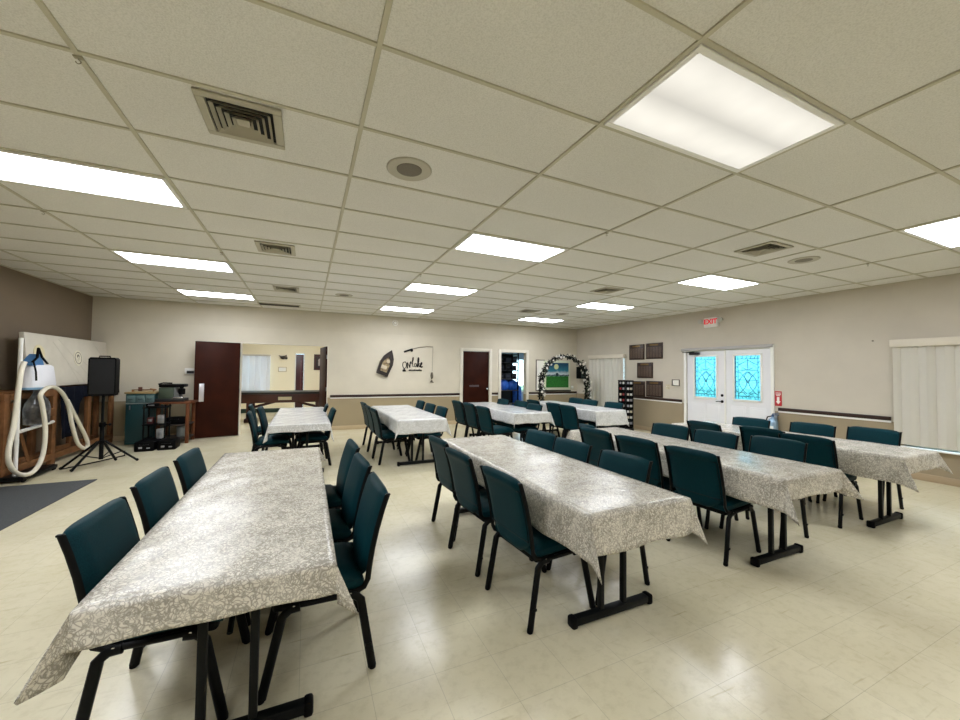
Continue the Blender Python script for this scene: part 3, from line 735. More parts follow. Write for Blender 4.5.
    for f in bm.faces:
        for l in f.loops: l[uvl].uv = UVS[l.vert]
    bmesh.ops.recalc_face_normals(bm, faces=bm.faces)
    me = bpy.data.meshes.new('tablecloth'); bm.to_mesh(me); bm.free(); me.polygons.foreach_set('use_smooth', [True]*len(me.polygons))
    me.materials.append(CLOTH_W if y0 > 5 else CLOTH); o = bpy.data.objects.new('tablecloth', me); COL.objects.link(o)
    # a pattern offset per cloth so that no two repeat
    ox, oy = rnd.uniform(0, 9), rnd.uniform(0, 9)
    for d in me.uv_layers['cloth'].data: d.uv = (d.uv[0]+ox, d.uv[1]+oy)
    sm = o.modifiers.new('thickness', 'SOLIDIFY'); sm.thickness = .0012; sm.offset = 1
    tag(o, label, 'tablecloth', 'patterned tablecloths')
    return o
DT = ((40, 45, 1.1),)*4
TB = {1: (-.262, 1.595, 4.0, .381, (.20, .17, .16, .14, .115, .12), ((36, 55, .97), (32, 40, 1.1), (35, 45, 1), (35, 45, 1)), 'silvery patterned cloth flaring at one corner, on the table by the floor mat'),
      2: (1.74, 1.575, 3.99, .381, (.235, .19, .19, .18, .205, .14), ((26, 75, 1.02), (20, 45, 1.05), (35, 45, 1), (35, 45, 1)), 'silvery patterned cloth on the second front table from the mat'),
      3: (3.50, 1.575, 3.995, .381, (.235, .21, .20, .18, .15, .14), ((26, 60, 1.1), (34, 45, 1.1), (30, 45, 1.1), (35, 45, 1)), 'patterned cloth with bluish glare on the third front table from the mat'),
      4: (5.37, 1.575, 3.995, .381, (.25, .20, .17, .18, .155, .14), ((26, 60, 1.05), (28, 50, 1.1), (35, 45, 1), (35, 45, 1)), 'patterned cloth on the front table by the big blinds'),
      5: (-.065, 5.70, 8.18, .381, (.20, .18, .20, .18, .10, .12), ((18, 40, 1.05), (14, 40, 1.2), (35, 45, 1), (35, 45, 1)), 'white cloth on the table before the game room opening'),
      6: (1.63, 5.66, 8.12, .381, (.20, .18, .20, .18, .21, .14), ((22, 55, 1.05), (20, 50, 1.05), (35, 45, 1), (35, 45, 1)), 'white cloth on the table under the boat shaped wall decoration'),
      7: (3.735, 5.86, 8.29, .381, (.20, .18, .20, .18, .18, .14), ((24, 55, 1.05), (20, 45, 1.05), (35, 45, 1), (35, 45, 1)), 'white cloth on the table before the closed brown door'),
      8: (5.46, 5.74, 8.2, .381, (.21, .18, .20, .18, .29, .14), ((14, 55, 1.0), (12, 50, 1.0), (35, 45, 1), (35, 45, 1)), 'white cloth hanging deep over the table beside the flower arch')}
for k, (cx, y0, y1, hx, ov, tips, lb) in TB.items():
    t = table0 if not tu[0] else copy_tree(table0); tu[0] = 1
    t.location = (cx+{2: .012, 3: .012, 4: .01}.get(k, 0), (y0+y1)/2, 0); t.scale = (1, 1, 1); t['label'] = 'black legged folding table under a cloth, the %s' % NAMES[k]; t['category'] = 'table'; t['group'] = 'cloth covered folding tables'
    cloth(cx, y0, y1, hx, ov, tips, lb, k)

exec_later = []
# ------------------------------------------------------------------ things on the back wall
Yw = YB-.001
# boat shaped shelf with a picture
t = thing('wall_decoration', 'dark wooden boat-shaped frame with a pale picture, tilted on the back wall', 'wall decor', (1.88, Yw, 1.675)); t.rotation_euler = (0, math.radians(21), 0)
out = [(-.15, -.33), (.15, -.33), (.17, .0), (.135, .15), (.07, .26), (0, .36), (-.07, .26), (-.135, .15), (-.17, .0)]
inn = [(x*.62, z*.60-.04) for x, z in out]
mb = MB(); B = mb.b
def ringprism(mb, A, C, y0, y1):
    B = mb.b; n = len(A); v = [[B.verts.new((x, y, z)) for x, z in P] for P, y in ((A, y0), (C, y0), (A, y1), (C, y1))]
    for k in range(n):
        q = (k+1) % n
        B.faces.new((v[0][k], v[0][q], v[1][q], v[1][k])); B.faces.new((v[2][k], v[3][k], v[3][q], v[2][q])); B.faces.new((v[0][k], v[2][k], v[2][q], v[0][q])); B.faces.new((v[1][k], v[1][q], v[3][q], v[3][k]))
ringprism(mb, out, inn, -.07, 0); mb.build('frame', mat('boat_wood', (30, 20, 16), .5, noise=(14, (42, 28, 22), 1)), t, angle=20)
mb = MB(); mb.prism(inn, -.015, -.002); pc = mb.build('picture', mat('sepia_picture', (196, 172, 130), .6, noise=(16, (78, 62, 48), 1)), t, angle=20)
mb = MB(); mb.box((-.02, -.02, -.12), (.16, .008, .09), .004); mb.ball((.03, -.02, .06), .05, 2, (1, .15, 1)); mb.build('picture_figure', mat('pale_figure', (220, 206, 180), .6), pc)
# lettered metal sign ("ON lake" script with a line of small lettering)
SIGN = mat('sign_metal', (26, 24, 24), .45, .4)
def stroke(mb, pts, r=.016, n=8):
    P = []
    Q = [pts[0]]+list(pts)+[pts[-1]]
    for i in range(1, len(Q)-2):
        for s in range(5):
            a = s/5; p = [.5*((2*Q[i][c])+(-Q[i-1][c]+Q[i+1][c])*a+(2*Q[i-1][c]-5*Q[i][c]+4*Q[i+1][c]-Q[i+2][c])*a*a+(-Q[i-1][c]+3*Q[i][c]-3*Q[i+1][c]+Q[i+2][c])*a**3) for c in (0, 1)]
            P.append(p)
    P.append(pts[-1]); mb.tube([(x, -.012, z) for x, z in P], r, .008, n=n)
t = thing('wall_sign', 'black metal script sign reading ON lake beside the boat frame', 'sign', (2.54, Yw, 1.63))
mb = MB()
stroke(mb, [(-.16, .09), (-.22, .06), (-.235, 0), (-.21, -.07), (-.165, -.08), (-.135, -.02), (-.14, .05), (-.17, .085)], .018)       # O
stroke(mb, [(-.105, -.09), (-.11, 0), (-.105, .07)], .016); stroke(mb, [(-.105, .07), (-.07, 0), (-.04, -.07)], .016); stroke(mb, [(-.04, -.07), (-.035, .02), (-.02, .09)], .016)   # N
mb.build('letters_on', SIGN, t)
mb = MB()
stroke(mb, [(-.02, .10), (.02, .04), (.05, .14), (.055, .20), (.035, .19), (.03, .08), (.04, -.02), (.06, -.04)])                  # l
stroke(mb, [(.14, .03), (.10, .05), (.085, .0), (.105, -.045), (.135, -.01), (.145, .04), (.145, -.02), (.165, -.045)])              # a
stroke(mb, [(.165, -.045), (.19, .06), (.205, .17), (.19, .20), (.18, .12), (.18, -.05)]); stroke(mb, [(.18, .0), (.225, .05), (.2, .01), (.235, -.05)])  # k
stroke(mb, [(.235, -.05), (.25, 0), (.285, .035), (.285, .07), (.26, .05), (.255, -.01), (.275, -.05), (.31, -.03)])                 # e
mb.build('letters_lake', SIGN, t)
mb = MB(); mb.box((.11, -.01, -.145), (.36, .012, .022), .003)
for q in range(10): mb.box((-.05+.035*q, -.01, -.128+.008*(q % 3)), (.016, .010, .03), .002)
mb.box((-.19, -.01, -.15), (.09, .014, .05), .006); mb.box((-.19, -.01, -.115), (.03, .014, .05), .004); mb.build('lower_lettering', SIGN, t)
# fishing rod decoration
t = thing('fishing_rod', 'thin fishing rod wall decoration with reel, line and dangling lure', 'wall decor', (2.34, Yw, 2.03))
mb = MB(); mb.tube([(0, -.02, -.05), (.22, -.02, .03)], .022, n=10); mb.build('handle', SIGN, t)
mb = MB(); mb.cyl((.20, -.03, -.01), .035, .03, 16, 'Y', bev=.006); mb.tube([(.20, -.045, -.01), (.235, -.05, -.03)], .006, n=6); mb.build('reel', SIGN, t)
mb = MB(); mb.tube([(.22, -.02, .03), (.42, -.02, .085), (.62, -.02, .11), (.79, -.02, .108)], .007, n=8); mb.build('rod_blank', mat('rod_brown', (92, 76, 60), .5), t)
mb = MB(); mb.tube([(.79, -.02, .108), (.785, -.018, -.25), (.782, -.016, -.56)], .0035, n=5); mb.build('line', mat('line_grey', (120, 112, 98), .6), t)
mb = MB(); mb.ball((.775, -.018, -.68), .05, 2, (.8, .3, 2.0)); mb.prism([(.775, -.78), (.83, -.88), (.72, -.86)], -.022, -.012); mb.tube([(.76, -.02, -.6), (.80, -.02, -.63)], .008, n=6); mb.build('lure', mat('lure_grey', (78, 72, 62), .5, noise=(30, (130, 122, 104), 1)), t)
# round wall disc near the ceiling
t = thing('wall_detector', 'small round white detector high on the back wall', 'detector', (2.09, Yw, 2.735))
mb = MB(); mb.lathe([(.075, 0), (.075, -.02), (.062, -.034), (.02, -.04)], axis='Y', n=28); mb.build('housing', WHITEPL, t)
mb = MB(); mb.lathe([(.05, -.0365), (.052, -.039), (.04, -.041), (.038, -.037)], axis='Y', n=28); mb.build('sensor_ring', mat('ring_tan', (176, 160, 130), .5), t)
# thermostat
t = thing('thermostat', 'white thermostat with dark display beside the open brown door', 'thermostat', (-2.29, Yw, 1.42))
mb = MB(); mb.box((0, -.02, 0), (.17, .04, .13), .01); mb.build('housing', WHITEPL, t)
mb = MB(); mb.box((.02, -.042, -.02), (.13, .006, .06), .002); mb.build('display', mat('lcd_dark', (32, 34, 36), .3), t)
# landscape painting and notice panel
t = thing('landscape_painting', 'painting of teal sky over green field seen through the flower arch', 'painting', (7.26, Yw, 1.385))
mb = MB(); mb.box((0, -.02, 0), (.99, .04, .92), .006); mb.build('frame', mat('pale_frame', (214, 220, 196), .5), t)
W2, H2 = .43, .395
mb = MB(); mb.box((0, -.043, .16), (2*W2, .004, 2*(H2-.16)))
M, nt, b = new_mat('painted_sky'); tc = N(nt, 'ShaderNodeTexCoord'); sx = N(nt, 'ShaderNodeSeparateXYZ'); nt.links.new(tc.outputs['Object'], sx.inputs[0])
ns = N(nt, 'ShaderNodeTexNoise', Scale=9.0); nt.links.new(tc.outputs['Object'], ns.inputs['Vector'])
f = math_(nt, 'ADD', math_(nt, 'MULTIPLY', sx.outputs['Z'], 2.2), math_(nt, 'MULTIPLY', ns.outputs['Fac'], .25))
nt.links.new(ramp(nt, f, [(.05, lin((150, 176, 190))), (.25, lin((196, 208, 214))), (.42, lin((36, 116, 140))), (.85, lin((6, 66, 96)))]), b.inputs['Base Color']); b.inputs['Roughness'].default_value = .6
mb.build('painted_sky', M, t)
mb = MB(); mb.box((0, -.0432, -.21), (2*W2, .004, .36)); mb.build('painted_field', mat('field_green', (12, 84, 22), .6, noise=(22, (40, 124, 36), 1)), t)
mb = MB(); mb.cyl((-.05, -.0475, .27), .085, .004, 24, 'Y'); mb.build('painted_moon', mat('moon_cream', (206, 214, 160), .6), t)
mb = MB()
for q in range(15):
    x = -.42+.06*q; mb.ball((x, -.046, -.015+.008*(q % 3)), .035, 1, (1, .06, .7))
mb.ball((-.02, -.046, .02), .06, 2, (1, .05, 1)); mb.build('painted_trees', mat('tree_dark', (24, 48, 62), .6), t)
mb = MB(); mb.box((0, -.035, -.49), (1.02, .07, .03), .004); mb.build('ledge', mat('ledge_dark', (62, 62, 46), .5), t)
t = thing('notice_frame', 'white notice in thin dark frame left of the landscape painting', 'notice', (6.63, Yw, 1.38))
mb = MB(); w, h, f = .30, .95, .022
for c, s in (((0, -.012, h/2), (w, .024, f)), ((0, -.012, -h/2), (w, .024, f)), ((-w/2, -.012, 0), (f, .024, h+f)), ((w/2, -.012, 0), (f, .024, h+f))): mb.box(c, s, .003)
mb.build('frame', mat('thin_frame', (70, 56, 46), .5), t); mb = MB(); mb.box((0, -.005, 0), (w-f, .008, h-f)); mb.build('paper', mat('paper_white', (236, 234, 226), .7), t)
mb = MB(); mb.box((7.86, YB-.0251, 1.0), (.06, .05, .09), .01); tag(mb.build('wall_box', WHITEPL), 'tiny white box on the back wall beside the landscape painting', 'box')

# ------------------------------------------------------------------ things on the right wall
Xw = XR-.001
PLQ = mat('plaque_walnut', (40, 22, 16), .4, noise=(12, (50, 28, 20), 1)); BRASS = mat('dull_brass', (120, 96, 60), .35, .8); NP = mat('nameplate_dark', (104, 88, 78), .35, .3)
def plaque(y, z, label):
    t = thing('award_plaque', label, 'plaque', (Xw, y, z), RR, 'wooden name plaques')
    w, h = .50, .405
    mb = MB(); mb.box((0, -.014, 0), (w, .028, h), .007); mb.build('backboard', PLQ, t)
    mb = MB(); mb.box((0, -.03, .155), (.26, .003, .045), .001); mb.build('header_plate', BRASS, t)
    mb = MB()
    for c in range(5):
        for r in range(9): mb.box((-.18+.09*c, -.0295, .09-.03*r), (.075, .0025, .02))
    mb.build('nameplate_grid', NP, t)
    mb = MB()
    for s in (-1, 1): mb.ball((s*.225, -.03, .18), .009, 1); mb.ball((s*.225, -.03, -.18), .009, 1)
    mb.build('corner_studs', BRASS, t)
for y, z, lb in ((7.52, 2.045, 'dark wooden name plaque, upper left of the group of five'), (6.955, 2.055, 'dark wooden name plaque, upper right of the group of five'), (7.25, 1.56, 'dark wooden name plaque alone in the middle of five'),
                 (7.50, 1.07, 'dark wooden name plaque, lower left, partly behind the brochure rack'), (6.955, 1.085, 'dark wooden name plaque, lower right of five, above the rail')): plaque(y, z, lb)
t = thing('small_frame', 'small white card in a thin dark frame left of the entrance doors', 'frame', (Xw, 6.34, 1.265), RR)
mb = MB(); w, h, f = .19, .14, .014
for c, s in (((0, -.01, h/2), (w, .02, f)), ((0, -.01, -h/2), (w, .02, f)), ((-w/2, -.01, 0), (f, .02, h+f)), ((w/2, -.01, 0), (f, .02, h+f))): mb.box(c, s, .002)
mb.build('frame', mat('grey_frame', (90, 84, 78), .5), t); mb = MB(); mb.box((0, -.005, 0), (w-f, .006, h-f)); mb.build('card', MATS['paper_white'], t)
t = thing('light_switch', 'beige light switch left of the entrance doors', 'switch', (Xw, 6.57, 1.16), RR)
mb = MB(); mb.box((0, -.004, 0), (.12, .008, .115), .003); mb.build('switch_plate', mat('beige_plastic', (204, 192, 164), .5), t)
for s in (-1, 1):
    mb = MB(); mb.box((s*.024, -.011, .003), (.012, .012, .024), .003); mb.build('toggle', WHITEPL, t)
t = thing('exit_sign', 'white emergency sign with red EXIT letters and two lamp heads above the doors', 'sign', (Xw, 5.44, 2.615), RR)
mb = MB(); mb.box((0, -.03, 0), (.31, .06, .215), .012); mb.build('housing', WHITEPL, t)
text_mesh('exit_letters', 'EXIT', .145, mat('exit_red', (210, 30, 52), .5, emit=.5), t, (0, -.062, .012), .002, bold=.004)
mb = MB()
for s in (-1, 1): mb.box((s*.175, -.03, .03), (.05, .04, .05), .006)
mb.build('lamp_bracket', WHITEPL, t)
for s in (-1, 1):
    mb = MB(); mb.lathe([(.03, .01), (.045, -.02), (.052, -.06), (.048, -.066), (.01, -.06)], (s*.225, -.03, .035), axis='Y'); mb.build('lamp_head', mat('lamp_grey', (190, 190, 182), .35), t)
t = thing('extinguisher_sign', 'red sign with white arrow pointing down, right of the entrance doors', 'sign', (Xw, 4.17, 1.04), RR)
mb = MB(); mb.box((0, -.004, 0), (.115, .006, .275), .002); mb.build('panel', mat('sign_red', (186, 34, 44), .45), t)
mb = MB(); mb.prism([(-.02, .03), (.02, .03), (.02, -.05), (.04, -.05), (0, -.105), (-.04, -.05), (-.02, -.05)], -.0095, -.0065)
for q in range(3): mb.box((0, -.008, .105-.025*q), (.085-.02*(q == 2), .003, .013))
mb.build('arrow', WHITEPL, t)
t = thing('fire_extinguisher', 'silver-blue fire extinguisher on the right wall under its red sign', 'fire extinguisher', (Xw-.10, 4.215, .25), RR)
mb = MB(); mb.lathe([(.05, 0), (.078, .01), (.08, .03), (.08, .34), (.066, .40), (.03, .43), (.022, .45)], n=28); mb.build('cylinder', mat('silver_blue', (150, 178, 204), .3, .5), t)
mb = MB(); mb.cyl((0, 0, .465), .022, .04, 16); mb.box((.045, 0, .49), (.12, .02, .016), .005); mb.box((.045, 0, .515), (.11, .02, .012), .004, rot=(0, -.2, 0)); mb.build('valve_handle', mat('valve_blue', (56, 84, 120), .4), t)
mb = MB(); mb.tube([(-.02, 0, .46), (-.08, -.02, .44), (-.105, -.03, .34), (-.095, -.03, .16)], .011, n=8); mb.build('discharge_hose', RUB, t)
mb = MB(); mb.box((0, -.079, .2), (.10, .006, .16), .003); mb.build('label_plate', WHITEPL, t)
mb = MB(); mb.box((0, .088, .30), (.06, .02, .34), .003); mb.build('wall_bracket', STEEL, t)
t = thing('wall_speaker', 'small dark loudspeaker box on the right wall behind the flower arch', 'speaker', (Xw, 9.66, 1.47), RR)
mb = MB(); mb.box((0, -.11, 0), (.26, .20, .38), .012); mb.build('cabinet', mat('dark_green_black', (18, 34, 32), .5), t)
mb = MB(); mb.box((0, -.213, 0), (.23, .008, .35), .003); mb.build('grille', RUB, t); mb = MB(); mb.box((0, -.006, 0), (.1, .012, .1)); mb.build('mounting_plate', STEEL, t)
mb = MB(); mb.cyl((Xw-.006, 2.85, 2.035), .012, .012, 12, 'X'); tag(mb.build('wall_screw', mat('screw_grey', (120, 112, 100), .5)), 'tiny grey screw head on the right wall left of the big blinds', 'screw')

# ------------------------------------------------------------------ flower arch
A0 = (6.70, 8.85)
t = thing('flower_arch', 'wedding arch twined with dark leaves and white flowers in the right rear corner', 'arch', (*A0, 0))
HW, ZS, RZ = .80, 1.15, .79
def arch_pt(s):
    """s 0..1 along the arch"""
    if s < .27: return (-HW, ZS*s/.27)
    if s > .73: return (HW, ZS*(1-s)/.27)
    a = PI*(1-(s-.27)/.46); return (HW*math.cos(a), ZS+RZ*math.sin(a))
mb = MB()
for y in (-.09, .09): mb.tube([(arch_pt(i/40)[0], y, arch_pt(i/40)[1]) for i in range(41)], .011, n=8)
for i in range(1, 20):
    x, z = arch_pt(i/20); mb.tube([(x, -.09, z), (x, .09, z)], .006, n=6)
mb.build('arch_frame', mat('arch_white_tube', (40, 48, 40), .5), t)
rnd = random.Random(4)
def leafcloud(name, m, n, spread, sz):
    mb = MB(); B = mb.b
    for _ in range(n):
        s = rnd.uniform(.02, .98); x, z = arch_pt(s); c = Vector((x+rnd.gauss(0, spread), rnd.uniform(-.11, .11), z+rnd.gauss(0, spread)))
        if c.z < .03: c.z = .03
        d = Vector((rnd.gauss(0, 1), rnd.gauss(0, 1), rnd.gauss(0, 1))).normalized(); e = d.cross(Vector((rnd.gauss(0, 1), rnd.gauss(0, 1), rnd.gauss(0, 1)))).normalized(); nn = d.cross(e)
        L = sz*rnd.uniform(.7, 1.3); w = L*.3
        P = [c, c+d*L*.45+e*w, c+d*L+nn*L*.15, c+d*L*.45-e*w]; mid = c+d*L*.45-nn*L*.07
        v = [B.verts.new(p) for p in P]; vm = B.verts.new(mid)
        for k in range(4): B.faces.new((v[k], v[(k+1) % 4], vm))
    return mb.build(name, m, t, fix=False)
leafcloud('dark_foliage', mat('arch_leaf_dark', (9, 15, 10), .6, spec=.15), 1900, .022, .06)
leafcloud('pale_foliage', mat('arch_leaf_pale', (112, 128, 100), .6), 120, .024, .05)
fm = MB(); fm.ball((0, 0, 0), .022, 1)
for ring, (n_, rr_, zz) in enumerate(((5, .022, -.002), (6, .034, -.012))):
    for q in range(n_):
        a = 2*PI*q/n_+ring*.4; fm.ball((rr_*math.cos(a), zz, rr_*math.sin(a)), .019, 1, (1, .6, 1))
fl0 = fm.build('rose', mat('white_rose', (226, 222, 214), .7), t)
for q in range(84):
    s = .03+.94*(q+rnd.uniform(.1, .9))/84; x, z = arch_pt(s)
    f = fl0 if q == 0 else fl0.copy()
    if q: COL.objects.link(f)
    f.parent = t; f.location = (x+rnd.gauss(0, .03), rnd.choice((-.10, -.13, -.06, .08)), max(.05, z+rnd.gauss(0, .04))); f.rotation_euler = (rnd.uniform(-.6, .6), rnd.uniform(0, 6), rnd.uniform(-.6, .6)); k_ = rnd.uniform(.5, .85); f.scale = (k_, k_, k_)

# ------------------------------------------------------------------ brochure rack
t = thing('brochure_rack', 'tall black two-column brochure rack standing in front of the right wall', 'rack', (7.63, 7.50, 0), math.radians(-44)); t.scale = (.6, .74, 1)
mb = MB()
for x in (-.30, -.01, .01, .30): mb.box((x, 0, .65), (.02, .30, 1.26), .004)
mb.box((0, .14, .65), (.62, .012, 1.26)); mb.box((0, 0, 1.285), (.64, .32, .02), .004); mb.box((0, 0, .015), (.66, .34, .03), .005); mb.build('rack_frame', BLK, t)
mb = MB()
for x in (-.155, .155):
    for r in range(8):
        z = .10+.148*r; mb.box((x, -.06, z), (.27, .18, .008)); mb.box((x, -.148, z+.03), (.27, .006, .06))
mb.build('pocket_shelves', DARKPL, t)
ca, sa = math.cos(math.radians(-44)), math.sin(math.radians(-44))
CARD = [mat('card_%s' % n_, c_, .5) for n_, c_ in (('white', (214, 214, 212)), ('grey', (150, 150, 156)), ('red', (150, 40, 44)), ('cream', (200, 190, 168)))]
cn = 0
for x in (-.155, .155):
    for r in range(8):
        for q in (-.06, .06):
            lx, ly, z = x+q, -.115+.01*(q > 0), .106+.148*r
            mi = (2 if (x < 0 and r in (4, 5) and q > 0) else (cn*7+r) % 4 if x < 0 else (0, 1, 0, 3)[(cn+r) % 4]); cn += 1
            mb = MB(); mb.box((0, 0, .055), (.054 if x > 0 else .044, .010, .108), .002, rot=(.12, 0, 0))
            o = mb.build('brochure', CARD[mi], None, (7.63+lx*ca*.6-ly*sa*.74, 7.50+lx*sa*.6+ly*ca*.74, z), math.radians(-44)); tag(o, 'small folded brochure standing in a pocket of the black rack', 'brochure', 'brochures in the black rack')

# ------------------------------------------------------------------ left side equipment
# floor mat
mb = MB(); mb.box((-3.10, 5.70, .006), (1.22, 2.0, .012), .004)
tag(mb.build('floor_mat', mat('charcoal_mat', (60, 63, 64), .85, noise=(120, (78, 80, 82), 1), bump=(200, .6))), 'charcoal grey rubber mat on the floor at the left edge', 'mat')
# tripod speaker stand and speaker
sx_, sy2 = -2.80, 7.62
t = thing('speaker_stand', 'black tripod stand with splayed legs under the loudspeaker', 'stand', (sx_, sy2, 0))
mb = MB(); mb.tube([(0, 0, .12), (0, 0, 1.07)], .018, n=14); mb.build('pole', BLK, t)
mb = MB(); mb.tube([(0, 0, .10), (0, 0, .62)], .026, n=14); mb.build('outer_tube', BLK, t)
mb = MB(); mb.cyl((0, 0, .62), .038, .07, 16, bev=.006); mb.build('collar', DARKPL, t)
mb = MB(); mb.cyl((0, 0, .36), .036, .05, 16, bev=.006); mb.build('collar', DARKPL, t)
mb = MB(); mb.tube([(.03, 0, .62), (.085, -.02, .62)], .008, n=6); mb.ball((.095, -.022, .62), .022, 1); mb.build('knob', DARKPL, t)
for fx_, fy_ in ((-.40, -.10), (-.20, -.30), (.37, .18), (.06, .32)):
    mb = MB(); mb.tube([(fx_*.09, fy_*.09, .37), (fx_, fy_, .02)], .019, .016, n=8); lg = mb.build('leg', BLK, t)
    mb = MB(); mb.ball((fx_, fy_, .024), .024, 1); mb.build('rubber_foot', RUB, lg)
    mb = MB(); mb.tube([(fx_*.06, fy_*.06, .12), (fx_*.55, fy_*.55, .185)], .008, n=6); mb.build('brace', BLK, t)
t = thing('loudspeaker', 'black loudspeaker box on the tripod stand', 'speaker', (-2.80, 7.62, 1.06), math.radians(10))
mb = MB(); mb.prism([(-.14, 0), (.14, 0), (.152, .06), (.152, .55), (.13, .575), (-.13, .575), (-.152, .55), (-.152, .06)], -.13, .13); mb.build('cabinet', DARKPL, t, angle=20)
mb = MB(); mb.box((0, -.134, .29), (.27, .012, .52), .005); mb.build('grille', mat('black_grille', (10, 10, 11), .7, bump=(250, .8)), t)
mb = MB(); mb.tube([(-.06, 0, .575), (-.06, 0, .595), (.06, 0, .595), (.06, 0, .575)], .009, n=6); mb.build('handle', BLK, t)
# white board on the wooden bench
t = thing('wooden_bench', 'long rough wooden bench frame with stout posts along the left wall', 'bench', (-3.63, 8.4, 0))
for y in (-1.42, -.40, .62, 1.50):
    for x in (-.11, .11): mb = MB(); mb.box((x, y, .56), (.055, .11, 1.12), .006); mb.build('post', OAK, t)
mb = MB()
for x in (-.11, .11): mb.box((x, .04, 1.09), (.05, 3.05, .09), .005)
for y in (-1.42, -.4, .62, 1.5): mb.box((0, y, 1.05), (.26, .06, .07), .004)
mb.build('top_rail', OAK, t)
mb = MB(); mb.box((.11, .04, .12), (.06, 3.05, .09), .005); mb.box((-.11, .04, .12), (.06, 3.05, .09), .005); mb.build('bottom_rail', OAK, t)
mb = MB(); mb.tube([(.14, -.32, 1.05), (.14, .25, .20)], .022, .03, n=4); mb.tube([(.14, -1.36, 1.0), (.14, -.98, .18)], .022, .03, n=4); mb.box((.12, -.55, .80), (.04, .35, .12), .004); mb.build('diagonal_brace', OAK, t)
mb = MB(); mb.box((-.05, .04, 1.145), (.30, 3.0, .02), .003); mb.build('bench_top', OAK, t)
# navy drape hanging over the bench
mb = MB(); rows = []
for j in range(9):
    rows.append([(-3.475+.018*math.sin(i*1.3+j*.15)+.004*j, 8.05+2.0*i/36, 1.17-(.10+.28*(1 if i < 10 else .55))*j/8*(2.1 if i < 9 else .75)) for i in range(37)])
mb.grid(rows); o = mb.build('drape', mat('navy_cloth', (10, 14, 26), .85, spec=.1), None, fix=False); sm = o.modifiers.new('thickness', 'SOLIDIFY'); sm.thickness = .006
tag(o, 'dark navy cloth hanging over the front of the wooden bench', 'cloth')
t = thing('covered_board', 'long white plastic-covered board with round number 9 sticker standing on the bench', 'board', (-3.62, 8.78, 1.18), RL); t.rotation_euler = (math.radians(-5), 0, RL)
mb = MB(); mb.box((0, 0, .40), (2.42, .06, .80), .012); mb.build('panel', mat('plastic_sheeted_panel', (214, 208, 194), .35, noise=(3, (200, 194, 180), 1)), t)
mb = MB()
for (x0, z0, x1, z1) in ((-.55, .7, .1, .05), (-.4, .75, .5, .08), (.1, .5, .75, .1), (.6, .35, 1.1, .06), (-.2, .35, .3, .04), (.75, .7, 1.15, .3)):
    mb.tube([(x0, -.031, z0), ((x0+x1)/2+.04, -.034, (z0+z1)/2), (x1, -.031, z1)], .010, .004, n=6, upv=(0, 1, 0))
mb.build('plastic_creases', mat('crease_plastic', (222, 217, 204), .25), t)
mb = MB(); mb.cyl((.13, -.033, .46), .135, .006, 32, 'Y'); st = mb.build('number_sticker', mat('sticker_cream', (226, 220, 200), .5), t)
mb = MB()
P = [(.13+.10*math.cos(a), -.037, .46+.10*math.sin(a)) for a in [2*PI*i/28 for i in range(28)]]; mb.tube(P, .006, .002, n=6, closed=True, upv=(0, 1, 0)); mb.build('sticker_ring', mat('sticker_ink', (96, 90, 80), .6), st)
text_mesh('number_nine', '9', .15, MATS['sticker_ink'], st, (.13, -.037, .46), .001, bold=.004)
mb = MB(); mb.cyl((-.92, -.033, .50), .13, .006, 32, 'Y'); st2 = mb.build('round_patch', mat('patch_yellow', (218, 208, 170), .5), t)
mb = MB()
for q in range(3): mb.ball((-.93, -.037, .44+.06*q), .016, 1, (1, .2, 1))
mb.build('patch_dots', MATS['sticker_ink'], st2)
# dust collector
t = thing('dust_collector', 'dust collector with white cloth bag, blue top and clear lower bag at left', 'dust collector', (-3.40, 7.34, 0)); DC = t
mb = MB(); mb.tube([(0, -.36, .03), (0, -.36, 1.86)], .022, n=10); mb.build('post', WHITE, t)
mb = MB(); mb.tube([(.02, -.34, .64), (.02, .36, .68)], .022, n=10); mb.build('cross_bar', WHITE, t)
mb = MB(); mb.box((0, -.1, .05), (.26, .75, .05), .01); mb.build('base_plate', BLK, t)
for y in (-.42, .22):
    mb = MB(); mb.cyl((.11, y, .04), .04, .03, 14, 'X', bev=.005); mb.build('caster', RUB, t)
mb = MB(); mb.lathe([(.285, 1.20), (.29, 1.24), (.27, 1.34), (.25, 1.43), (.235, 1.49), (.19, 1.51)], (0, .03, 0), n=30)
for v in mb.b.verts: v.co.x *= .45
mb.build('filter_bag', mat('white_bag_cloth', (232, 232, 238), .75, bump=(6, .8)), t)
mb = MB(); mb.prism([(-.13, 1.50), (.13, 1.50), (.10, 1.57), (.02, 1.66), (-.04, 1.62), (-.12, 1.55)], -.05, .05); o = mb.build('bag_top', mat('bag_top_blue', (70, 120, 170), .6), t, angle=25); o.rotation_euler = (0, 0, PI/2); o.location = (0, -.10, 0)
mb = MB(); mb.tube([(.06, -.24, 1.55), (.06, -.15, 1.61), (.05, -.11, 1.74), (.06, -.05, 1.62), (.06, .08, 1.53)], .016, .010, n=8); mb.tube([(.07, -.24, 1.55), (.11, -.27, 1.42), (.12, -.275, 1.3)], .010, n=8); mb.build('black_strap', RUB, t)
mb = MB(); mb.lathe([(.06, 1.20), (.07, 1.12), (.18, .98), (.20, .90), (.19, .70), (.05, .67)], (0, .03, 0), n=24)
for v in mb.b.verts: v.co.x *= .55
mb.build('collection_bag', CLEARBAG, t)
mb = MB(); mb.cyl((0, .03, 1.19), .295, .03, 30, bev=.006)
for v in mb.b.verts: v.co.x *= .45
mb.build('bag_ring', mat('ring_blue', (120, 160, 190), .4), t)
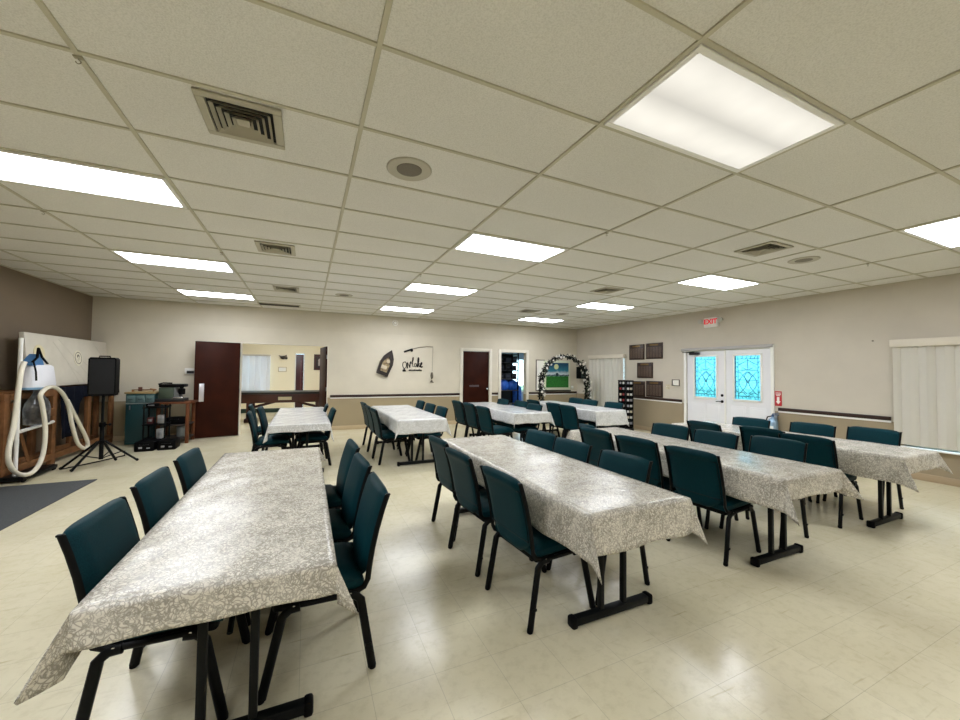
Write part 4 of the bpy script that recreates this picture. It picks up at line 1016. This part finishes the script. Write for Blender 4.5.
# hose
HP = [(-.377, 1.544), (-.44, 1.381), (-.51, .832), (-.59, .482), (-.543, .292), (-.357, .15), (-.107, .127), (.068, .287), (.11, .62), (.02, .969), (-.031, 1.107), (.092, 1.195), (.272, 1.201), (.472, 1.105), (.639, .916), (.769, .6), (.96, .292), (1.206, .184), (1.228, .294), (.997, .569), (.752, .83), (.60, 1.0)]
def spline(P, n):
    Q = [P[0]]+P+[P[-1]]; R = []
    for i in range(1, len(Q)-2):
        for s in range(n):
            a = s/n; R.append([.5*(2*Q[i][c]+(-Q[i-1][c]+Q[i+1][c])*a+(2*Q[i-1][c]-5*Q[i][c]+4*Q[i+1][c]-Q[i+2][c])*a*a+(-Q[i-1][c]+3*Q[i][c]-3*Q[i+1][c]+Q[i+2][c])*a**3) for c in (0, 1)])
    return R+[list(P[-1])]
sp_pts = spline(HP, 14); mb = MB(); L = len(sp_pts)
mb.tube([(.10, p[0]*.985, p[1]) for i, p in enumerate(sp_pts)], .0255, n=12)
o = mb.build('flexible_hose', mat('cream_hose', (228, 222, 204), .5, bump=(60, .5)), None, (-3.30, 7.02, 0)); tag(o, 'thick cream flexible hose looped in front of the bench at left', 'hose')
mb = MB(); mb.tube([(-3.2, 7.5, .012), (-2.95, 7.9, .012), (-2.75, 8.3, .012), (-2.9, 8.75, .012)], .009, n=6); tag(mb.build('cable', RUB), 'black cable on the floor behind the speaker stand', 'cable')
# teal cabinet
t = thing('storage_cabinet', 'teal storage cabinet with tan top against the back wall at left', 'cabinet', (-2.90, 9.62, 0))
TEAL = mat('teal_paint', (24, 70, 74), .45); TEALG = mat('grey_teal', (86, 112, 112), .5)
mb = MB(); mb.box((0, 0, .50), (.44, .50, .96), .006); mb.build('body', TEAL, t)
mb = MB(); mb.box((0, 0, 1.00), (.48, .54, .035), .006); mb.build('cabinet_top', mat('tan_top', (150, 130, 88), .5), t)
for q in range(3):
    mb = MB(); mb.box((-.142+.142*q, -.256, .885), (.13, .02, .13), .005); d = mb.build('drawer', TEALG, t)
    mb = MB(); mb.tube([(-.172+.142*q, -.27, .885), (-.142+.142*q, -.285, .88), (-.112+.142*q, -.27, .885)], .005, n=6); mb.build('drawer_pull', BLK, d)
mb = MB(); mb.box((0, -.256, .42), (.41, .018, .72), .005); d = mb.build('cabinet_door', mat('dark_teal_door', (16, 56, 60), .45), t)
mb = MB(); mb.box((-.15, -.272, .72), (.02, .018, .08), .004); mb.build('door_handle', STEEL, d)
mb = MB(); mb.box((0, -.262, .80), (.44, .02, .018), .003); mb.build('edge_strip', mat('grey_strip', (130, 140, 138), .4), t)
t = thing('bar_clamp', 'brown and yellow bar clamp lying on the teal cabinet', 'clamp', (-2.90, 9.5, 1.0177))
mb = MB(); mb.box((0, 0, .035), (.36, .012, .02), .003); mb.build('bar', mat('clamp_bar', (118, 84, 40), .45), t)
mb = MB(); mb.box((-.05, 0, .05), (.06, .03, .08), .006); mb.build('jaw', mat('clamp_jaw', (84, 44, 30), .5), t)
mb = MB(); mb.tube([(.10, 0, .05), (.20, 0, .035)], .014, n=8); mb.box((-.16, 0, .015), (.02, .06, .03)); mb.box((.16, 0, .012), (.02, .06, .024)); mb.build('handle', mat('clamp_wood', (140, 96, 50), .5), t)
# wooden stand with machine
t = thing('wooden_stand', 'small reddish wooden stand with open shelf beside the brown door', 'stand', (-2.40, 9.52, 0))
for x in (-.20, .26):
    for y in (-.22, .22):
        mb = MB(); mb.box((x, y, .39), (.055, .055, .78), .005); mb.build('leg', WOOD, t)
mb = MB(); mb.box((.03, 0, .80), (.60, .54, .04), .006); mb.build('stand_top', WOOD, t)
mb = MB(); mb.box((.03, 0, .36), (.50, .46, .03), .004); mb.box((.03, 0, .10), (.50, .46, .03), .004); mb.build('shelf', mat('dark_shelf', (46, 38, 32), .6), t)
t = thing('planer', 'dark green bench planer with black top and silver side on the wooden stand', 'machine', (-2.44, 9.48, .8205))
mb = MB(); mb.box((-.06, 0, .17), (.24, .30, .22), .012); mb.build('housing', mat('machine_green', (64, 76, 60), .5), t)
mb = MB(); mb.box((.02, 0, .315), (.40, .32, .06), .014); mb.tube([(-.20, -.1, .345), (-.12, -.1, .37), (.02, -.1, .365)], .014, n=6); mb.build('black_cover', DARKPL, t)
mb = MB(); mb.prism([(.06, .06), (.16, .06), (.09, .27), (.06, .28)], -.14, .10); mb.build('side_guard', STEEL, t)
mb = MB(); mb.cyl((.17, -.08, .20), .06, .12, 18, bev=.01); mb.ball((.18, -.13, .28), .04, 1); mb.build('motor', DARKPL, t)
mb = MB(); mb.box((0, 0, .03), (.46, .36, .06), .008); mb.build('base', mat('machine_dark', (30, 32, 32), .5), t)
mb = MB(); mb.box((.14, -.19, .08), (.18, .03, .03), .006); mb.build('crank_handle', CHROME, t)
for x, z, s, m_, nm, lb, ct in ((-2.35, .375, (.30, .26, .13), DARKPL, 'tool_case', 'black tool case on the middle shelf of the wooden stand', 'case'), (-2.27, .115, (.12, .12, .22), mat('grey_can', (120, 124, 120), .4), 'paint_can', 'grey can on the bottom shelf of the wooden stand', 'can')):
    t = thing(nm, lb, ct, (x, 9.46, z+.0005))
    if nm == 'paint_can':
        mb = MB(); mb.lathe([(.07, 0), (.075, .005), (.075, .19), (.07, .2)], n=24); mb.build('body', m_, t); mb = MB(); mb.lathe([(.066, .2), (.066, .206), (.01, .208)], n=24); mb.build('lid', STEEL, t)
    else:
        mb = MB(); mb.box((0, 0, s[2]/2), s, .012); mb.build('body', m_, t); mb = MB(); mb.tube([(-.06, -.13, .1), (-.06, -.16, .1), (.06, -.16, .1), (.06, -.13, .1)], .008, n=6); mb.build('handle', BLK, t)
# black equipment cart between cabinet and stand
t = thing('equipment_cart', 'dark cart of shelves with small gear between teal cabinet and wooden stand', 'cart', (-2.58, 9.16, 0))
mb = MB()
for x in (-.16, .16):
    for y in (-.13, .13): mb.tube([(x, y, .02), (x, y, .80)], .014, n=8)
mb.build('cart_frame', BLK, t)
for z in (.14, .42, .74):
    mb = MB(); mb.box((0, 0, z), (.36, .30, .025), .004); mb.build('shelf', BLK, t)
for x, z, s, m_, nm, lb in ((-.06, .7527, (.16, .18, .06), DARKPL, 'radio', 'flat black radio on top of the dark cart'), (.08, .4327, (.10, .12, .16), mat('silver_box', (150, 150, 150), .4), 'battery_charger', 'silver charger on the middle shelf of the dark cart'), (-.08, .4327, (.09, .12, .12), mat('maroon_box', (78, 34, 34), .5), 'drill_case', 'maroon box on the middle shelf of the dark cart'), (.07, .1527, (.10, .14, .18), mat('pale_box', (170, 172, 170), .5), 'glue_box', 'pale box on the bottom shelf of the dark cart')):
    mb = MB(); mb.box((0, 0, s[2]/2), s, .012); b_ = tag(mb.build(nm, m_, None, (-2.58+x, 9.16-.03, z)), lb, 'box'); mb = MB(); mb.box((0, -s[1]/2-.002, s[2]*.5), (s[0]*.6, .004, s[2]*.35), .001); mb.build('front_panel', STEEL, b_)
for x, y, lb, w in ((-2.60, 8.78, 'black case with white marks on the floor left of the pair', .28), (-2.29, 8.80, 'black case with white marks on the floor right of the pair', .27)):
    t = thing('equipment_case', lb, 'case', (x, y, 0), .03, 'black floor cases')
    mb = MB(); mb.box((0, 0, .085), (w, .34, .17), .018); mb.build('body', DARKPL, t)
    mb = MB(); mb.box((-.05, -.172, .07), (.05, .004, .03), .001); mb.box((.06, -.172, .06), (.05, .004, .02), .001); mb.build('white_marks', mat('grey_marks', (150, 150, 150), .6), t)
    mb = MB(); mb.tube([(-.06, -.165, .12), (-.06, -.195, .12), (.06, -.195, .12), (.06, -.165, .12)], .007, n=6); mb.build('handle', BLK, t)

# ------------------------------------------------------------------ pool room contents
t = thing('shuffleboard_table', 'long dark wooden game table with black rail seen through the opening', 'game table', (-.55, 12.55, 0))
PW = mat('game_table_wood', (62, 28, 18), .45, noise=(5, (74, 34, 22), 1))
mb = MB(); mb.box((0, 0, .805), (2.75, .95, .06), .012); mb.build('rail', mat('black_rail', (28, 30, 30), .35), t)
mb = MB(); mb.box((0, 0, .66), (2.62, .86, .25), .008); mb.build('apron', PW, t)
mb = MB(); mb.box((0, -.434, .655), (.34, .006, .09), .002); mb.build('name_plate', mat('pale_plate', (200, 190, 160), .4), t)
for s in (-1, 1):
    mb = MB(); mb.box((s*.88, -.30, .29), (.14, .12, .54), .01); mb.box((s*.88, .30, .29), (.14, .12, .54), .01); mb.box((s*.88, 0, .05), (.22, .8, .10), .01); mb.build('leg', PW, t)
    mb = MB(); mb.tube([(s*.82, -.30, .40), (s*.25, -.30, .56)], .05, .035, n=4); mb.build('brace', PW, t)
t = thing('wall_ornament', 'dark bird-like ornament on the yellow wall of the pool room', 'wall decor', (-.75, 14.79, 1.88))
mb = MB(); mb.ball((0, -.03, 0), .08, 2, (1.2, .4, .8)); mb.ball((.09, -.03, -.02), .05, 1, (1.1, .5, .9)); mb.build('body', mat('ornament_dark', (52, 44, 38), .5), t)
mb = MB(); mb.prism([(-.15, .08), (-.03, .05), (0, 0), (-.08, -.02)], -.04, -.02); mb.prism([(.02, .06), (.10, .10), (.12, .02), (.05, 0)], -.04, -.02); mb.build('wing', mat('ornament_light', (110, 98, 82), .5), t)
t = thing('wall_notice', 'small pale notice with thin frame on the yellow wall under the ornament', 'notice', (-.77, 14.795, 1.47))
mb = MB(); mb.box((0, -.006, 0), (.26, .012, .17), .002); mb.build('frame', mat('notice_frame_tan', (190, 172, 132), .5), t); mb = MB(); mb.box((0, -.014, 0), (.22, .004, .13)); mb.build('paper', MATS['paper_white'], t)
t = thing('framed_picture', 'dark framed portrait picture on the yellow wall near the right door leaf', 'picture', (.40, 14.795, 1.74))
mb = MB(); ringprism(mb, [(-.18, -.28), (.18, -.28), (.18, .28), (-.18, .28)], [(-.12, -.21), (.12, -.21), (.12, .21), (-.12, .21)], -.03, 0); mb.build('frame', mat('dark_picture_frame', (66, 30, 24), .4), t, angle=20)
mb = MB(); mb.box((0, -.006, 0), (.25, .008, .43)); mb.build('canvas', mat('dark_canvas', (46, 34, 34), .6), t); mb = MB(); mb.ball((.02, -.012, .06), .06, 2, (1, .06, 1.2)); mb.box((.02, -.012, -.06), (.11, .006, .13), .003); mb.build('pale_image', mat('pale_image', (190, 180, 176), .6), t)
mb = MB(); mb.box((-.2325, 14.86, 1.01), (.25, .04, 2.0), .003); d = struct(mb.build('door_6', mat('wine_brown_door', (64, 24, 26), .4)))
mb = MB(); mb.box((-.19, 14.836, 1.15), (.03, .008, 1.3), .002); mb.build('push_bar', mat('door_bar', (96, 50, 56), .35), d)
casing('trim_pool_room_door', 'y', -.36, -.105, 14.785, 2.02, .03, .02, m=CASE)

# ------------------------------------------------------------------ storage room contents
t = thing('shelving_unit', 'black shelving unit inside the storage doorway', 'shelf', (6.02, 11.15, 0))
mb = MB()
for x in (-.36, .36):
    for y in (-.2, .2): mb.box((x, y, 1.05), (.035, .035, 2.1))
mb.build('shelf_posts', BLK, t)
for z in (.42, .86, 1.24, 1.52, 1.78, 2.05):
    mb = MB(); mb.box((0, 0, z), (.76, .44, .025), .003); mb.build('shelf', mat('shelf_board', (58, 60, 70), .5), t)
mb = MB(); mb.box((0, .21, 1.05), (.74, .01, 2.08)); mb.build('back_panel', mat('shelf_back', (16, 18, 26), .7), t)
rnd = random.Random(11)
BX = [mat('box_%d' % q, c_, .5) for q, c_ in enumerate(((26, 28, 40), (44, 46, 58), (22, 24, 28), (60, 66, 84)))]
pos = 0
for z, names in ((1.2527, 'lower'), (1.5327, 'middle'), (1.7927, 'upper')):
    for q in range(3):
        w, h = rnd.uniform(.15, .2), rnd.uniform(.14, .2)
        mb = MB(); mb.box((0, 0, h/2), (w, .28, h), .01); o = mb.build('storage_box', BX[(pos+q) % 4], None, (5.78+.235*q, 11.10, z))
        tag(o, 'dark storage box on the %s dark shelf, %s in its row' % (names, ('left', 'centre', 'right')[q]), 'box', 'boxes on the storage shelves')
        mb = MB(); mb.box((0, -.142, h*.5), (w*.5, .004, .04)); mb.build('box_label', BX[3], o)
    pos += 1
BLUE = mat('blue_bag', (34, 104, 210), .5, noise=(7, (18, 64, 160), 1))
for x, y, z, w, h, lb in ((5.88, 11.05, .873, .36, .36, 'blue bag on the waist-high shelf at left'), (6.24, 11.05, .873, .36, .34, 'blue bag on the waist-high shelf beside the window light'), (6.72, 11.75, 0, .56, 1.12, 'tall dark blue sack standing on the storage floor')):
    t = thing('bag', lb, 'bag', (x, y, z))
    mb = MB(); mb.lathe([(w*.40, 0), (w*.5, h*.08), (w*.5, h*.55), (w*.40, h*.82), (w*.16, h*.93), (w*.22, h)], n=18)
    for v in mb.b.verts: v.co.x *= 1+.12*math.sin(9*v.co.z+5*v.co.y); v.co.y *= .7
    mb.build('sack', BLUE, t, angle=60); mb = MB(); mb.tube([(w*.17*math.cos(a), w*.12*math.sin(a), h*.93) for a in [2*PI*i/14 for i in range(14)]], .008, n=6, closed=True); mb.build('tie', BLK, t)
for x, lb, m_, f_ in ((6.98, 'white ruffled curtain on the left side of the storage window', SLATW, 1), (7.70, 'dark ruffled curtain on the right side of the storage window', mat('dark_curtain', (70, 76, 86), .8), -1)):
    mb = MB(); rows = []
    for j in range(25):
        z = .66+1.36*j/24; wd = .10+.05*abs(math.sin(j*PI/6))
        rows.append([(x+f_*wd*(i/10-.3), 12.62+.025*math.sin(i*2.4+j*.1), z) for i in range(11)])
    mb.grid(rows); o = mb.build('curtain', m_, None, fix=False); sm = o.modifiers.new('thickness', 'SOLIDIFY'); sm.thickness = .004; tag(o, lb, 'curtain')

# ------------------------------------------------------------------ world and view
w = bpy.data.worlds.new('World'); S.world = w; w.use_nodes = True; nt = w.node_tree; bg = nt.nodes['Background']
bg.inputs[0].default_value = (.62, .84, 1.0, 1); bg.inputs[1].default_value = 4.4
S.view_settings.view_transform = 'Standard'; S.view_settings.look = 'None'; S.view_settings.gamma = 1; S.view_settings.use_curve_mapping = False
S.view_settings.exposure = .33
S.cycles.use_denoising = True; S.cycles.max_bounces = 8; S.cycles.diffuse_bounces = 5; S.cycles.sample_clamp_indirect = 8; S.cycles.caustics_reflective = False; S.cycles.caustics_refractive = False
